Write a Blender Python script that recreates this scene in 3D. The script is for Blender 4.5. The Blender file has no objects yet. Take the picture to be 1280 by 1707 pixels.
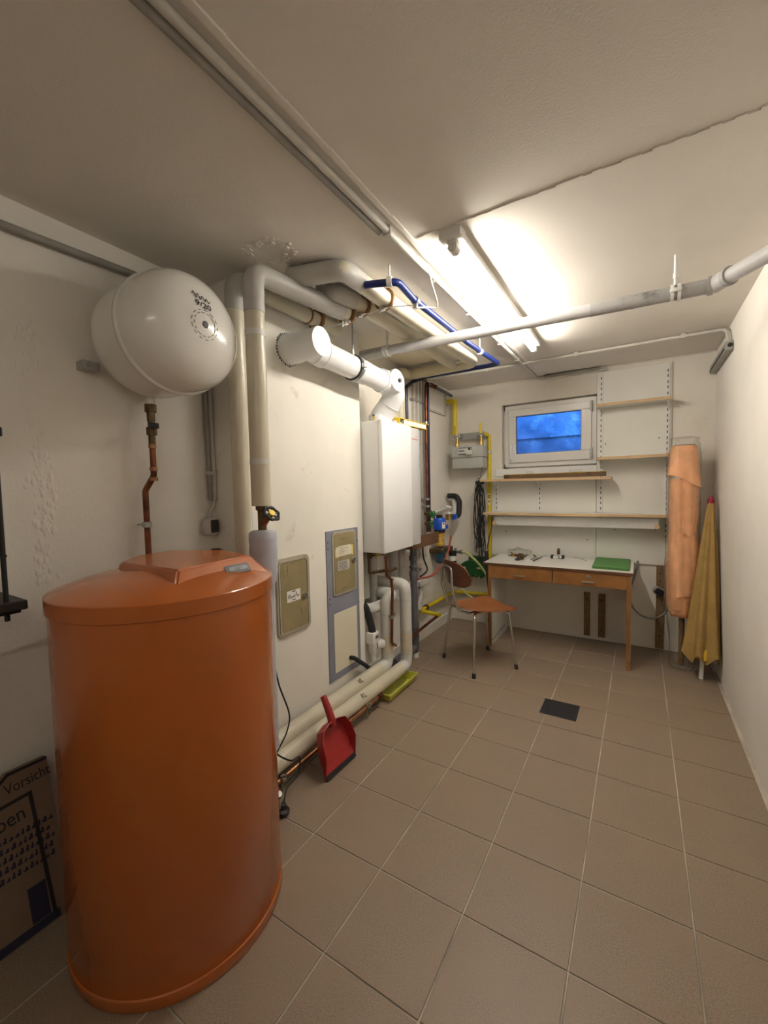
import bpy, bmesh, math, random
from mathutils import Vector, Matrix, Quaternion
random.seed(7)
PI = math.pi
scn = bpy.context.scene
COL = scn.collection

# ------------------------------------------------------------------ camera
F_PX, YAW, PITCH, ROLL = 692.0, -0.5525, 0.0542, 0.0219
CAM = Vector((1.3514, -1.1406, 1.3098))
_f = Vector((math.sin(YAW)*math.cos(PITCH), math.cos(YAW)*math.cos(PITCH), -math.sin(PITCH)))
_r0 = Vector((math.cos(YAW), -math.sin(YAW), 0)); _d0 = _f.cross(_r0)
_c, _s = math.cos(ROLL), math.sin(ROLL)
RIGHT = _c*_r0 + _s*_d0; DOWN = -_s*_r0 + _c*_d0; FWD = _f
cam_d = bpy.data.cameras.new('camera'); cam = bpy.data.objects.new('camera', cam_d); COL.objects.link(cam)
cam_d.sensor_fit = 'HORIZONTAL'; cam_d.sensor_width = 36.0; cam_d.lens = F_PX/1280*36; cam_d.clip_start = 0.02
M = Matrix((RIGHT, -DOWN, -FWD)).transposed().to_4x4(); M.translation = CAM
cam.matrix_world = M
scn.camera = cam
def ray(u, v): return RIGHT*((u-640)/F_PX) + DOWN*((v-853.5)/F_PX) + FWD
def onx(u, v, x): d = ray(u, v); return CAM + d*((x-CAM.x)/d.x)
def ony(u, v, y): d = ray(u, v); return CAM + d*((y-CAM.y)/d.y)
def onz(u, v, z=0.0): d = ray(u, v); return CAM + d*((z-CAM.z)/d.z)

# ------------------------------------------------------------------ world, exposure
w = bpy.data.worlds.new('sky'); scn.world = w; w.use_nodes = True
bg = w.node_tree.nodes['Background']; bg.inputs[0].default_value = (0.06, 0.27, 1.0, 1); bg.inputs[1].default_value = 6.0
vs = scn.view_settings
vs.view_transform = 'Standard'; vs.look = 'None'; vs.gamma = 1.0; vs.use_curve_mapping = False
vs.exposure = 0.86
TUBE_STRENGTH = 56.0

# ------------------------------------------------------------------ materials
MATS = {}
def mat(name, color, rough=0.5, metal=0.0, var=0.0, vscale=8.0, bump=0.0, bscale=60.0, spec=0.5, col2=None, coat=0.0, emis=None, es=0.0, dirt=None, dscale=2.0, dlow=0.55, dhigh=0.75, trans=0.0, alpha=1.0):
    m = bpy.data.materials.new(name); m.use_nodes = True; MATS[name] = m
    nt = m.node_tree; b = nt.nodes['Principled BSDF']; N = nt.nodes.new; Lk = nt.links.new
    b.inputs['Roughness'].default_value = rough; b.inputs['Metallic'].default_value = metal
    b.inputs['Specular IOR Level'].default_value = spec; b.inputs['Coat Weight'].default_value = coat
    b.inputs['Transmission Weight'].default_value = trans; b.inputs['Alpha'].default_value = alpha
    c = (*color, 1); b.inputs['Base Color'].default_value = c
    if emis: b.inputs['Emission Color'].default_value = (*emis, 1); b.inputs['Emission Strength'].default_value = es
    tc = N('ShaderNodeTexCoord')
    geo = N('ShaderNodeNewGeometry')
    out = None
    if var > 0:
        n = N('ShaderNodeTexNoise'); n.inputs['Scale'].default_value = vscale; n.inputs['Detail'].default_value = 5
        Lk(geo.outputs['Position'], n.inputs['Vector'])
        mx = N('ShaderNodeMix'); mx.data_type = 'RGBA'
        k2 = col2 or tuple(max(0, x*(1-var)) for x in color)
        mx.inputs[6].default_value = c; mx.inputs[7].default_value = (*k2, 1)
        cr = N('ShaderNodeMapRange'); cr.inputs['From Min'].default_value = 0.35; cr.inputs['From Max'].default_value = 0.65
        Lk(n.outputs['Fac'], cr.inputs['Value']); Lk(cr.outputs['Result'], mx.inputs[0])
        out = mx.outputs[2]
    if dirt:
        n = N('ShaderNodeTexNoise'); n.inputs['Scale'].default_value = dscale; n.inputs['Detail'].default_value = 8; n.inputs['Roughness'].default_value = 0.65
        Lk(geo.outputs['Position'], n.inputs['Vector'])
        cr = N('ShaderNodeMapRange'); cr.inputs['From Min'].default_value = dlow; cr.inputs['From Max'].default_value = dhigh
        Lk(n.outputs['Fac'], cr.inputs['Value'])
        mx = N('ShaderNodeMix'); mx.data_type = 'RGBA'
        if out: Lk(out, mx.inputs[6])
        else: mx.inputs[6].default_value = c
        mx.inputs[7].default_value = (*dirt, 1); Lk(cr.outputs['Result'], mx.inputs[0]); out = mx.outputs[2]
    if out: Lk(out, b.inputs['Base Color'])
    if bump > 0:
        n = N('ShaderNodeTexNoise'); n.inputs['Scale'].default_value = bscale; n.inputs['Detail'].default_value = 4
        Lk(geo.outputs['Position'], n.inputs['Vector'])
        bp = N('ShaderNodeBump'); bp.inputs['Strength'].default_value = bump; bp.inputs['Distance'].default_value = 0.004
        Lk(n.outputs['Fac'], bp.inputs['Height']); Lk(bp.outputs['Normal'], b.inputs['Normal'])
    return m
mat('plaster', (0.82, 0.78, 0.715), 0.85, var=0.06, vscale=3, bump=0.2, bscale=90, spec=0.2)
mat('plaster_back', (0.82, 0.775, 0.70), 0.85, var=0.06, vscale=3, bump=0.2, bscale=70, spec=0.2, dirt=(0.66, 0.61, 0.54), dscale=2.2, dlow=0.56, dhigh=0.8)
mat('plaster_chimney', (0.85, 0.815, 0.74), 0.8, var=0.05, vscale=4, bump=0.12, bscale=60, spec=0.2, dirt=(0.6, 0.53, 0.43), dscale=6, dlow=0.62, dhigh=0.74)
mat('plaster_rough', (0.72, 0.67, 0.60), 0.9, var=0.15, vscale=25, bump=1.0, bscale=120, spec=0.2)
mat('ceiling_paint', (0.82, 0.775, 0.71), 0.9, var=0.05, vscale=1.6, bump=0.14, bscale=160, spec=0.15, dirt=(0.72, 0.67, 0.60), dscale=1.3, dlow=0.5, dhigh=0.85)
mat('tile', (0.325, 0.246, 0.178), 0.42, var=0.34, vscale=230, bump=0.06, bscale=300, spec=0.4, dirt=(0.29, 0.212, 0.15), dscale=3.0, dlow=0.45, dhigh=0.7)
mat('grout', (0.66, 0.58, 0.48), 0.9, var=0.5, vscale=3.5)
mat('tank_orange', (0.49, 0.125, 0.02), 0.24, var=0.10, vscale=2.5, spec=0.5, coat=0.3)
mat('enamel_white', (0.80, 0.78, 0.74), 0.22, var=0.03, vscale=6, coat=0.3)
mat('white_paint', (0.80, 0.79, 0.76), 0.35)
mat('white_pvc', (0.78, 0.77, 0.74), 0.4, var=0.05, vscale=10)
mat('flue_white', (0.84, 0.84, 0.84), 0.35)
mat('boiler_white', (0.83, 0.83, 0.82), 0.38, var=0.02)
mat('boiler_grey', (0.55, 0.545, 0.53), 0.4)
mat('ins_grey', (0.50, 0.485, 0.46), 0.45, var=0.10, vscale=12)
mat('ins_cream', (0.63, 0.58, 0.455), 0.3, var=0.08, vscale=9)
mat('ins_tape', (0.50, 0.51, 0.58), 0.5, var=0.12, vscale=20, bump=0.5, bscale=30)
mat('ins_light', (0.66, 0.65, 0.61), 0.5, var=0.08, vscale=10)
mat('pipe_grey_dark', (0.13, 0.13, 0.14), 0.5, var=0.15, vscale=15)
mat('waste_grey', (0.42, 0.41, 0.40), 0.6, var=0.1, vscale=20, dirt=(0.16, 0.155, 0.15), dscale=7, dlow=0.5, dhigh=0.62)
mat('waste_pale', (0.52, 0.51, 0.51), 0.55, var=0.1, vscale=20)
mat('conduit_grey', (0.34, 0.32, 0.29), 0.55, var=0.2, vscale=14)
mat('conduit_pale', (0.60, 0.57, 0.51), 0.55, var=0.12, vscale=14)
mat('copper', (0.26, 0.09, 0.042), 0.38, 0.75, var=0.5, vscale=14, col2=(0.08, 0.03, 0.018))
mat('copper_bright', (0.50, 0.25, 0.12), 0.32, 0.85, var=0.4, vscale=14)
mat('brass', (0.60, 0.42, 0.13), 0.3, 0.9, var=0.3, vscale=30)
mat('brass_dark', (0.16, 0.105, 0.05), 0.4, 0.7, var=0.4, vscale=30)
mat('steel', (0.55, 0.54, 0.52), 0.3, 0.95)
mat('chrome', (0.68, 0.67, 0.65), 0.16, 1.0)
mat('galv', (0.50, 0.50, 0.48), 0.42, 0.8, var=0.15, vscale=20)
mat('black_plastic', (0.012, 0.012, 0.013), 0.4)
mat('black_rubber', (0.015, 0.015, 0.016), 0.7)
mat('navy_glass', (0.012, 0.014, 0.025), 0.35)
mat('blue_pipe', (0.006, 0.018, 0.13), 0.4)
mat('navy_pipe', (0.008, 0.011, 0.05), 0.35)
mat('blue_plastic', (0.015, 0.10, 0.60), 0.35)
mat('teal_dark', (0.01, 0.06, 0.11), 0.4)
mat('yellow_pipe', (0.74, 0.56, 0.015), 0.4, var=0.1, vscale=10)
mat('yellow_plastic', (0.85, 0.60, 0.02), 0.4)
mat('amber', (0.55, 0.32, 0.02), 0.2)
mat('green_plastic', (0.015, 0.11, 0.03), 0.45)
mat('green_mat', (0.10, 0.27, 0.075), 0.8, var=0.2, vscale=200)
mat('hose_green', (0.50, 0.52, 0.23), 0.4)
mat('red_hose', (0.33, 0.085, 0.05), 0.4)
mat('red_plastic', (0.36, 0.022, 0.022), 0.42)
mat('red_cap', (0.28, 0.008, 0.03), 0.4)
mat('tray_yellow', (0.55, 0.54, 0.08), 0.35)
mat('wood_desk', (0.30, 0.135, 0.037), 0.42, var=0.25, vscale=14, bump=0.05)
mat('wood_dark', (0.13, 0.055, 0.022), 0.5, var=0.3, vscale=20)
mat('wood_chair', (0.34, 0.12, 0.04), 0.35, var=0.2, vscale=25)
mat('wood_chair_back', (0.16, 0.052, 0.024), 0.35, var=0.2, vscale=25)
mat('wood_pale', (0.66, 0.45, 0.25), 0.5, var=0.15, vscale=12)
mat('wood_batten', (0.27, 0.165, 0.075), 0.7, var=0.3, vscale=18)
mat('wood_level', (0.16, 0.085, 0.03), 0.4, var=0.3, vscale=15)
mat('melamine', (0.80, 0.785, 0.73), 0.35, var=0.04, vscale=5)
mat('meter_grey', (0.45, 0.46, 0.43), 0.45)
mat('meter_pale', (0.62, 0.62, 0.58), 0.4)
mat('upvc', (0.80, 0.775, 0.74), 0.3)
mat('peach_fabric', (0.92, 0.48, 0.26), 0.85, var=0.12, vscale=16, bump=0.2, bscale=40)
mat('sand_fabric', (0.37, 0.235, 0.07), 0.9, var=0.15, vscale=20, bump=0.2, bscale=200)
mat('yellow_fabric', (0.72, 0.48, 0.04), 0.85)
mat('door_gold', (0.40, 0.335, 0.185), 0.4, 0.35, var=0.12, vscale=8, bump=0.1, bscale=30)
mat('door_frame', (0.52, 0.48, 0.38), 0.42, 0.3, var=0.12, vscale=8)
mat('slate_paint', (0.24, 0.25, 0.31), 0.55, var=0.08, vscale=10)
mat('cream_board', (0.74, 0.69, 0.54), 0.5)
mat('paper', (0.80, 0.78, 0.72), 0.7)
mat('paper_yellow', (0.74, 0.62, 0.25), 0.7)
mat('ink', (0.015, 0.015, 0.018), 0.6)
mat('ink_red', (0.45, 0.06, 0.05), 0.6)
mat('ink_blue', (0.02, 0.02, 0.05), 0.7)
mat('cardboard', (0.22, 0.145, 0.095), 0.85, var=0.1, vscale=10, bump=0.1, bscale=40)
mat('iron_black', (0.008, 0.007, 0.007), 0.5)
mat('black_wood', (0.016, 0.012, 0.010), 0.5)
mat('brown_board', (0.155, 0.07, 0.032), 0.5, var=0.2, vscale=10)
mat('seal_brown', (0.33, 0.17, 0.06), 0.7, var=0.3, vscale=40)
mat('drain_black', (0.022, 0.022, 0.024), 0.55, var=0.4, vscale=60)
mat('shaft_concrete', (0.42, 0.44, 0.46), 0.9, var=0.4, vscale=5, bump=0.6, bscale=20, dirt=(0.92, 0.86, 0.74), dscale=3.0, dlow=0.52, dhigh=0.68)
mat('alu', (0.72, 0.72, 0.70), 0.35, 0.25, var=0.08, vscale=10)
mat('lamp_body', (0.74, 0.72, 0.68), 0.35)
mat('tube_glow', (1, 1, 1), 0.3, emis=(1.0, 0.94, 0.83), es=TUBE_STRENGTH)
mat('tube_glow_dim', (1, 1, 1), 0.3, emis=(1.0, 0.94, 0.83), es=TUBE_STRENGTH*0.22)
mat('red_lever', (0.5, 0.02, 0.02), 0.4)
def glassy(name, tint, rough, mixf):
    m = bpy.data.materials.new(name); m.use_nodes = True; MATS[name] = m
    nt = m.node_tree; nt.nodes.clear()
    o = nt.nodes.new('ShaderNodeOutputMaterial'); mx = nt.nodes.new('ShaderNodeMixShader')
    t = nt.nodes.new('ShaderNodeBsdfTransparent'); g = nt.nodes.new('ShaderNodeBsdfGlossy')
    t.inputs[0].default_value = (*tint, 1); g.inputs['Roughness'].default_value = rough
    ly = nt.nodes.new('ShaderNodeLayerWeight'); ly.inputs[0].default_value = mixf
    nt.links.new(ly.outputs['Facing'], mx.inputs[0]); nt.links.new(t.outputs[0], mx.inputs[1]); nt.links.new(g.outputs[0], mx.inputs[2])
    nt.links.new(mx.outputs[0], o.inputs[0])
    n = nt.nodes.new('ShaderNodeTexNoise'); n.inputs['Scale'].default_value = 22
    geo = nt.nodes.new('ShaderNodeNewGeometry'); nt.links.new(geo.outputs['Position'], n.inputs['Vector'])
    bp = nt.nodes.new('ShaderNodeBump'); bp.inputs['Distance'].default_value = 0.02; bp.inputs['Strength'].default_value = 0.9 if name == 'cling' else 0.0
    nt.links.new(n.outputs['Fac'], bp.inputs['Height']); nt.links.new(bp.outputs['Normal'], g.inputs['Normal'])
    return m
glassy('window_glass', (0.9, 0.95, 1.0), 0.02, 0.25)
glassy('cling', (0.97, 0.97, 0.96), 0.10, 0.22)

# ------------------------------------------------------------------ mesh helpers
WLD = {}
def finish(bm, smooth=None):
    bmesh.ops.recalc_face_normals(bm, faces=bm.faces[:])
    return bm
def obj(name, bm, m, parent=None, smooth=40):
    me = bpy.data.meshes.new(name); bmesh.ops.recalc_face_normals(bm, faces=bm.faces[:]); bm.to_mesh(me); bm.free()
    if isinstance(m, (list, tuple)):
        for k in m: me.materials.append(MATS[k])
    else: me.materials.append(MATS[m])
    if smooth:
        me.shade_smooth(); me.set_sharp_from_angle(angle=math.radians(smooth))
    o = bpy.data.objects.new(name, me); COL.objects.link(o)
    if parent is not None:
        o.parent = parent; o.matrix_parent_inverse = WLD.get(parent.name, Matrix()).inverted()
        WLD[o.name] = Matrix()
    else:
        if me.vertices:
            xs = [v.co for v in me.vertices]
            lo = Vector([min(c[i] for c in xs) for i in range(3)]); hi = Vector([max(c[i] for c in xs) for i in range(3)])
            c = Vector(((lo.x+hi.x)/2, (lo.y+hi.y)/2, lo.z)); me.transform(Matrix.Translation(-c)); o.location = c
            WLD[o.name] = Matrix.Translation(c)
    return o
def tag(o, label, cat, group=None):
    o['label'] = label; o['category'] = cat
    if group: o['group'] = group
    return o
def thing(name, loc, label, cat, group=None):
    o = bpy.data.objects.new(name, None); COL.objects.link(o); o.location = loc; o.empty_display_size = 0.05
    WLD[o.name] = Matrix.Translation(Vector(loc)); return tag(o, label, cat, group)
def struct(name, bm, m, smooth=None):
    o = obj(name, bm, m, None, smooth); o['kind'] = 'structure'; return o
def NB(): return bmesh.new()
def box(bm, x0, x1, y0, y1, z0, z1, mtx=None, mi=0):
    vs_ = [bm.verts.new((x, y, z)) for x in (x0, x1) for y in (y0, y1) for z in (z0, z1)]
    fs = [(0, 1, 3, 2), (4, 6, 7, 5), (0, 4, 5, 1), (2, 3, 7, 6), (0, 2, 6, 4), (1, 5, 7, 3)]
    F = [bm.faces.new([vs_[i] for i in f]) for f in fs]
    for f in F: f.material_index = mi
    if mtx is not None: bmesh.ops.transform(bm, matrix=mtx, verts=vs_)
    return vs_
def rbox(bm, x0, x1, y0, y1, z0, z1, r=0.01, seg=2, mtx=None, axis=None):
    t = bmesh.new(); box(t, x0, x1, y0, y1, z0, z1)
    if axis is None: ed = t.edges[:]
    else: ed = [e for e in t.edges if abs((e.verts[0].co-e.verts[1].co).normalized()[axis]) > 0.9]
    bmesh.ops.bevel(t, geom=ed, offset=r, segments=seg, affect='EDGES', profile=0.5)
    if mtx is not None: t.transform(mtx)
    join(bm, t)
def join(bm, t, mtx=None):
    if mtx is not None: t.transform(mtx)
    me = bpy.data.meshes.new('t'); t.to_mesh(me); t.free(); bm.from_mesh(me); bpy.data.meshes.remove(me)
def frame_to(d):
    d = Vector(d).normalized(); return d.to_track_quat('Z', 'Y').to_matrix()
def fillet(pts, r, n=6):
    pts = [Vector(p) for p in pts]
    if r <= 0 or len(pts) < 3: return pts
    out = [pts[0]]
    for i in range(1, len(pts)-1):
        a, b, c = pts[i-1], pts[i], pts[i+1]
        u = (a-b); v = (c-b); lu, lv = u.length, v.length
        if lu < 1e-6 or lv < 1e-6: continue
        u /= lu; v /= lv; ang = u.angle(v)
        if ang > PI-0.05: out.append(b); continue
        t = min(r/math.tan(ang/2), lu*0.48, lv*0.48)
        p0, p1 = b+u*t, b+v*t
        for k in range(n+1):
            s = k/n; out.append((1-s)**2*p0 + 2*s*(1-s)*b + s*s*p1)
    out.append(pts[-1]); return out
def spline(pts, n=8):
    P = [Vector(p) for p in pts]; P = [2*P[0]-P[1]] + P + [2*P[-1]-P[-2]]; out = []
    for i in range(1, len(P)-2):
        for k in range(n):
            t = k/n; a, b, c, d = P[i-1], P[i], P[i+1], P[i+2]
            out.append(0.5*((2*b)+(-a+c)*t+(2*a-5*b+4*c-d)*t*t+(-a+3*b-3*c+d)*t**3))
    out.append(P[-2]); return out
def tube(bm, pts, r, fil=0.0, seg=14, cap=True, closed=False, nf=6):
    pts = fillet(pts, fil, nf); n = len(pts); rr = r if isinstance(r, (list, tuple)) else [r]*n
    if len(rr) != n: rr = [rr[0]+(rr[-1]-rr[0])*i/(n-1) for i in range(n)]
    rings = []; prev = None
    for i, p in enumerate(pts):
        if closed: d = pts[(i+1) % n]-pts[i-1]
        else: d = (pts[min(i+1, n-1)]-pts[max(i-1, 0)])
        d.normalize()
        if prev is None: q = d.to_track_quat('Z', 'Y')
        else: q = prev[0].rotation_difference(d) @ prev[1]
        prev = (d.copy(), q)
        # bend compensation
        sc = 1.0
        ring = [bm.verts.new(p + q @ Vector((math.cos(2*PI*k/seg)*rr[i]*sc, math.sin(2*PI*k/seg)*rr[i]*sc, 0))) for k in range(seg)]
        rings.append(ring)
    m_ = n if closed else n-1
    for i in range(m_):
        a, b = rings[i], rings[(i+1) % n]
        for k in range(seg): bm.faces.new((a[k], a[(k+1) % seg], b[(k+1) % seg], b[k]))
    if cap and not closed:
        bm.faces.new(rings[0][::-1]); bm.faces.new(rings[-1])
    return bm
def lathe(bm, prof, mtx=None, seg=32, fn=None):
    t = bmesh.new(); rings = []
    for (r, z) in prof:
        if r < 1e-6: rings.append([t.verts.new((0, 0, z))])
        else: rings.append([t.verts.new((r*math.cos(2*PI*k/seg)*(fn(k/seg, z) if fn else 1), r*math.sin(2*PI*k/seg)*(fn(k/seg, z) if fn else 1), z)) for k in range(seg)])
    for a, b in zip(rings[:-1], rings[1:]):
        for k in range(seg):
            k2 = (k+1) % seg
            if len(a) == 1 and len(b) == 1: continue
            if len(a) == 1: t.faces.new((a[0], b[k2], b[k]))
            elif len(b) == 1: t.faces.new((a[k], a[k2], b[0]))
            else: t.faces.new((a[k], a[k2], b[k2], b[k]))
    for ring in (rings[0], rings[-1]):
        if len(ring) > 1: t.faces.new(ring)
    join(bm, t, mtx); return bm
def axis_m(p, d):
    m = frame_to(d).to_4x4(); m.translation = Vector(p); return m
def cyl(bm, p, d, r, h, seg=20, r2=None):
    lathe(bm, [(r, 0), (r2 if r2 is not None else r, h)], axis_m(p, d), seg)
def prism(bm, poly, h0, h1, mtx=None):
    t = bmesh.new(); a = [t.verts.new((x, y, h0)) for x, y in poly]; b = [t.verts.new((x, y, h1)) for x, y in poly]
    t.faces.new(a[::-1]); t.faces.new(b); n = len(poly)
    for i in range(n): t.faces.new((a[i], a[(i+1) % n], b[(i+1) % n], b[i]))
    join(bm, t, mtx)
def rrect(w, h, r, n=5):
    out = []
    for cx, cy, a0 in ((w/2-r, h/2-r, 0), (-w/2+r, h/2-r, PI/2), (-w/2+r, -h/2+r, PI), (w/2-r, -h/2+r, 1.5*PI)):
        for k in range(n+1): out.append((cx+r*math.cos(a0+PI/2*k/n), cy+r*math.sin(a0+PI/2*k/n)))
    return out
def plane_m(p, xa, ya):
    xa = Vector(xa).normalized(); ya = Vector(ya); ya = (ya-xa*ya.dot(xa)).normalized(); za = xa.cross(ya)
    m = Matrix((xa, ya, za)).transposed().to_4x4(); m.translation = Vector(p); return m
def text(name, s, size, mtx, m, parent, depth=0.0004):
    cu = bpy.data.curves.new('txt', 'FONT'); cu.body = s; cu.size = size; cu.align_x = 'CENTER'; cu.align_y = 'CENTER'; cu.extrude = depth; cu.resolution_u = 3
    to = bpy.data.objects.new('txt', cu); COL.objects.link(to)
    dg = bpy.context.evaluated_depsgraph_get(); me = bpy.data.meshes.new_from_object(to.evaluated_get(dg))
    bpy.data.objects.remove(to); bpy.data.curves.remove(cu)
    bm = bmesh.new(); bm.from_mesh(me); bpy.data.meshes.remove(me); bm.transform(mtx)
    return obj(name, bm, m, parent, None)
def ring_clamp(bm, p, d, r, w=0.02, t=0.004, seg=20):
    lathe(bm, [(r, -w/2), (r+t, -w/2), (r+t, w/2), (r, w/2), (r, -w/2)], axis_m(p, d), seg)

# ------------------------------------------------------------------ room shell
LX, RX, BY, H, FY, WX = -0.38, 1.815, 2.73, 2.267, -2.4, -0.255
CX, CY0, CY1 = -0.13, 0.128, 1.005     # chimney front and its two ends
bm = NB(); box(bm, LX-0.3, RX+0.3, FY-0.3, BY+0.3, -0.12, -0.0035)
floor = struct('floor', bm, 'grout')
T = 0.30
tm = {}
def tile_mesh(wd, dp):
    key = (round(wd, 3), round(dp, 3))
    if key not in tm:
        b = NB(); rbox(b, 0, wd, 0, dp, -0.0035, 0.0, 0.0012, 1)
        me = bpy.data.meshes.new('tile'); b.to_mesh(me); b.free(); me.materials.append(MATS['tile']); tm[key] = me
    return tm[key]
g = 0.0024
for i in range(-2, 7):
    for j in range(-8, 10):
        x0, x1 = max(i*T, LX), min((i+1)*T, RX); y0, y1 = max(j*T, FY), min((j+1)*T, BY)
        if x1-x0 < 0.02 or y1-y0 < 0.01: continue
        if (y1 > CY0 and y0 < CY1 and x1 <= CX+0.001) or (y0 > CY1 and x1 <= WX): continue
        dz = random.uniform(-0.0005, 0.0)
        o = bpy.data.objects.new('floor_tile', tile_mesh(x1-x0-2*g, y1-y0-2*g)); COL.objects.link(o)
        o.location = (x0+g, y0+g, dz); o.parent = floor; o.matrix_parent_inverse = WLD[floor.name].inverted()
bm = NB(); box(bm, LX-0.3, RX+0.3, FY-0.3, BY+0.3, H, H+0.2); ceiling = struct('ceiling', bm, 'ceiling_paint')
# cast ridges left by the formwork boards
bm = NB()
for k in range(60):
    y0 = FY+(BY-FY)*k/60; y1 = FY+(BY-FY)*(k+1)/60
    box(bm, 0.588+random.uniform(-.002, .002), 0.606+random.uniform(-.002, .002), y0, y1, H-0.007, H+0.01)
o = obj('formwork_ridge', bm, 'ceiling_paint', ceiling, None)
bm = NB()
for k in range(46):
    x0 = 0.62+(RX-0.62)*k/46; x1 = 0.62+(RX-0.62)*(k+1)/46; e = random.uniform(-.004, .004)
    box(bm, x0, x1, 0.33+e, 0.346+e+random.uniform(0, .006), H-0.005, H+0.01)
obj('formwork_ridge', bm, 'ceiling_paint', ceiling, None)
bm = NB(); box(bm, LX-0.2, LX, FY-0.2, BY+0.2, 0, H); wall_left = struct('wall_left', bm, 'plaster')
bm = NB()
for k in range(220):
    z = random.uniform(1.02, 1.9); y = -0.555+random.gauss(0, .016)+0.012*math.sin(z*6); a = random.uniform(.006, .016)
    t = bmesh.new(); bmesh.ops.create_icosphere(t, subdivisions=1, radius=a); join(bm, t, Matrix.Translation((LX, y, z)) @ Matrix.Diagonal((.22, .6, 1.3, 1)))
o = obj('plaster_scar', bm, 'plaster', wall_left); o['kind'] = 'stuff'
bm = NB(); box(bm, LX-0.1, WX, CY1-0.2, BY+0.1, 0, H); struct('wall_left_rear', bm, 'plaster')
bm = NB(); box(bm, LX-0.1, WX+0.012, CY1, BY, 0, 0.085); struct('baseboard_left', bm, 'plaster')
bm = NB(); rbox(bm, LX-0.05, CX, CY0, CY1, -0.002, H+0.002, 0.006, 2, axis=2); chimney = struct('wall_chimney', bm, 'plaster_chimney')
bm = NB(); box(bm, RX, RX+0.2, FY-0.2, BY+0.2, 0, H); struct('wall_right', bm, 'plaster')
bm = NB(); box(bm, LX-0.2, RX+0.2, FY-0.2, FY, 0, H); struct('wall_front', bm, 'plaster')
WX0, WX1, WZ0, WZ1 = 0.262, 1.046, 1.475, 2.058
bm = NB()
box(bm, LX-0.2, WX0, BY, BY+0.28, 0, H); box(bm, WX1, RX+0.2, BY, BY+0.28, 0, H)
box(bm, WX0, WX1, BY, BY+0.28, 0, WZ0); box(bm, WX0, WX1, BY, BY+0.28, WZ1, H)
struct('wall_back', bm, 'plaster_back')
# window
win = struct('window_1', (lambda b: (box(b, .283, 1.040, 2.765, 2.83, 1.49, 1.545), box(b, .283, 1.040, 2.765, 2.83, 1.99, 2.045), box(b, .283, .335, 2.765, 2.83, 1.545, 1.99), box(b, .988, 1.040, 2.765, 2.83, 1.545, 1.99), box(b, .25, .30, 2.80, 2.86, 1.46, 2.07), box(b, 1.02, 1.06, 2.80, 2.86, 1.46, 2.07), box(b, .25, 1.06, 2.80, 2.86, 1.46, 1.52), box(b, .25, 1.06, 2.80, 2.86, 2.01, 2.07), b)[-1])(NB()), 'upvc')
win['label'] = 'white plastic basement window with blue evening light behind it'
b = NB()
for (x0, x1, z0, z1) in ((.318, 1.003, 1.527, 1.606), (.318, 1.003, 1.946, 2.008), (.318, .382, 1.606, 1.946), (.924, 1.003, 1.606, 1.946)): rbox(b, x0, x1, 2.745, 2.80, z0, z1, .004, 1)
sash = obj('sash', b, 'upvc', win, 30)
b = NB(); box(b, .378, .928, 2.784, 2.79, 1.602, 1.95); obj('pane', b, 'window_glass', sash, None)
b = NB()
for (x0, x1, z0, z1) in ((.380, .926, 1.604, 1.611), (.380, .926, 1.941, 1.948), (.380, .387, 1.604, 1.948), (.919, .926, 1.604, 1.948)): box(b, x0, x1, 2.78, 2.783, z0, z1)
obj('gasket', b, 'black_rubber', sash, None)
b = NB(); rbox(b, .335, .357, 2.735, 2.745, 1.64, 1.70, .004); rbox(b, .338, .354, 2.715, 2.735, 1.66, 1.678, .004); rbox(b, .336, .356, 2.708, 2.72, 1.555, 1.68, .005)
obj('handle', b, 'white_paint', sash)
for z0 in (1.54, 1.93):
    b = NB(); rbox(b, .992, 1.012, 2.738, 2.75, z0, z0+.075, .004); cyl(b, (1.006, 2.738, z0-.005), (0, 0, 1), .007, .085, 10); obj('hinge', b, 'galv', sash)
b = NB(); rbox(b, .205, 1.05, 2.70, 2.745, 1.405, 1.472, .003, 1); obj('sill_board', b, 'white_paint', win, 30)
# light well outside the window
b = NB(); box(b, .0, 1.4, 3.62, 3.8, .9, 2.6); box(b, -.1, .0, 2.99, 3.8, .9, 2.6); box(b, 1.4, 1.5, 2.99, 3.8, .9, 2.6); box(b, -.1, 1.5, 2.99, 3.8, .8, .9)
box(b, .0, 1.4, 3.605, 3.62, 1.83, 1.85)
struct('wall_lightwell', b, 'shaft_concrete')

# ------------------------------------------------------------------ orange hot water tank
TC = Vector((0.106, -0.402, 0)); TR = 0.303
t = thing('hot_water_tank', (TC.x, TC.y, 0), 'tall round orange hot water tank on the floor', 'water tank')
mz = Matrix.Translation(TC)
b = NB(); lathe(b, [(TR-.004, 0.03), (TR, .036), (TR, 1.0), (TR-.004, 1.004)], mz, 96); obj('tank_body', b, 'tank_orange', t)
b = NB(); lathe(b, [(TR, 0.0), (TR+.003, .004), (TR+.003, .034), (TR, .037)], mz, 96); obj('base_ring', b, 'tank_orange', t)
b = NB(); lathe(b, [(TR-.01, 1.0), (TR+.004, 1.001), (TR+.005, 1.002), (TR+.005, 1.041), (TR+.003, 1.043), (.25, 1.062), (.20, 1.074), (.14, 1.083), (.07, 1.090), (0, 1.092)], mz, 96)
lid = obj('lid', b, 'tank_orange', t, 24)
b = NB(); top = [(-.02, -.485), (.275, -.478), (.247, -.208), (.06, -.165), (-.13, -.25), (-.12, -.38)]
bot = [(-.03, -.50), (.336, -.532), (.325, -.18), (.09, -.115), (-.17, -.23), (-.17, -.36)]
va = [b.verts.new((x, y, 1.035)) for x, y in bot]; vb = [b.verts.new((x, y, 1.102)) for x, y in top]
b.faces.new(va[::-1]); b.faces.new(vb)
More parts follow.
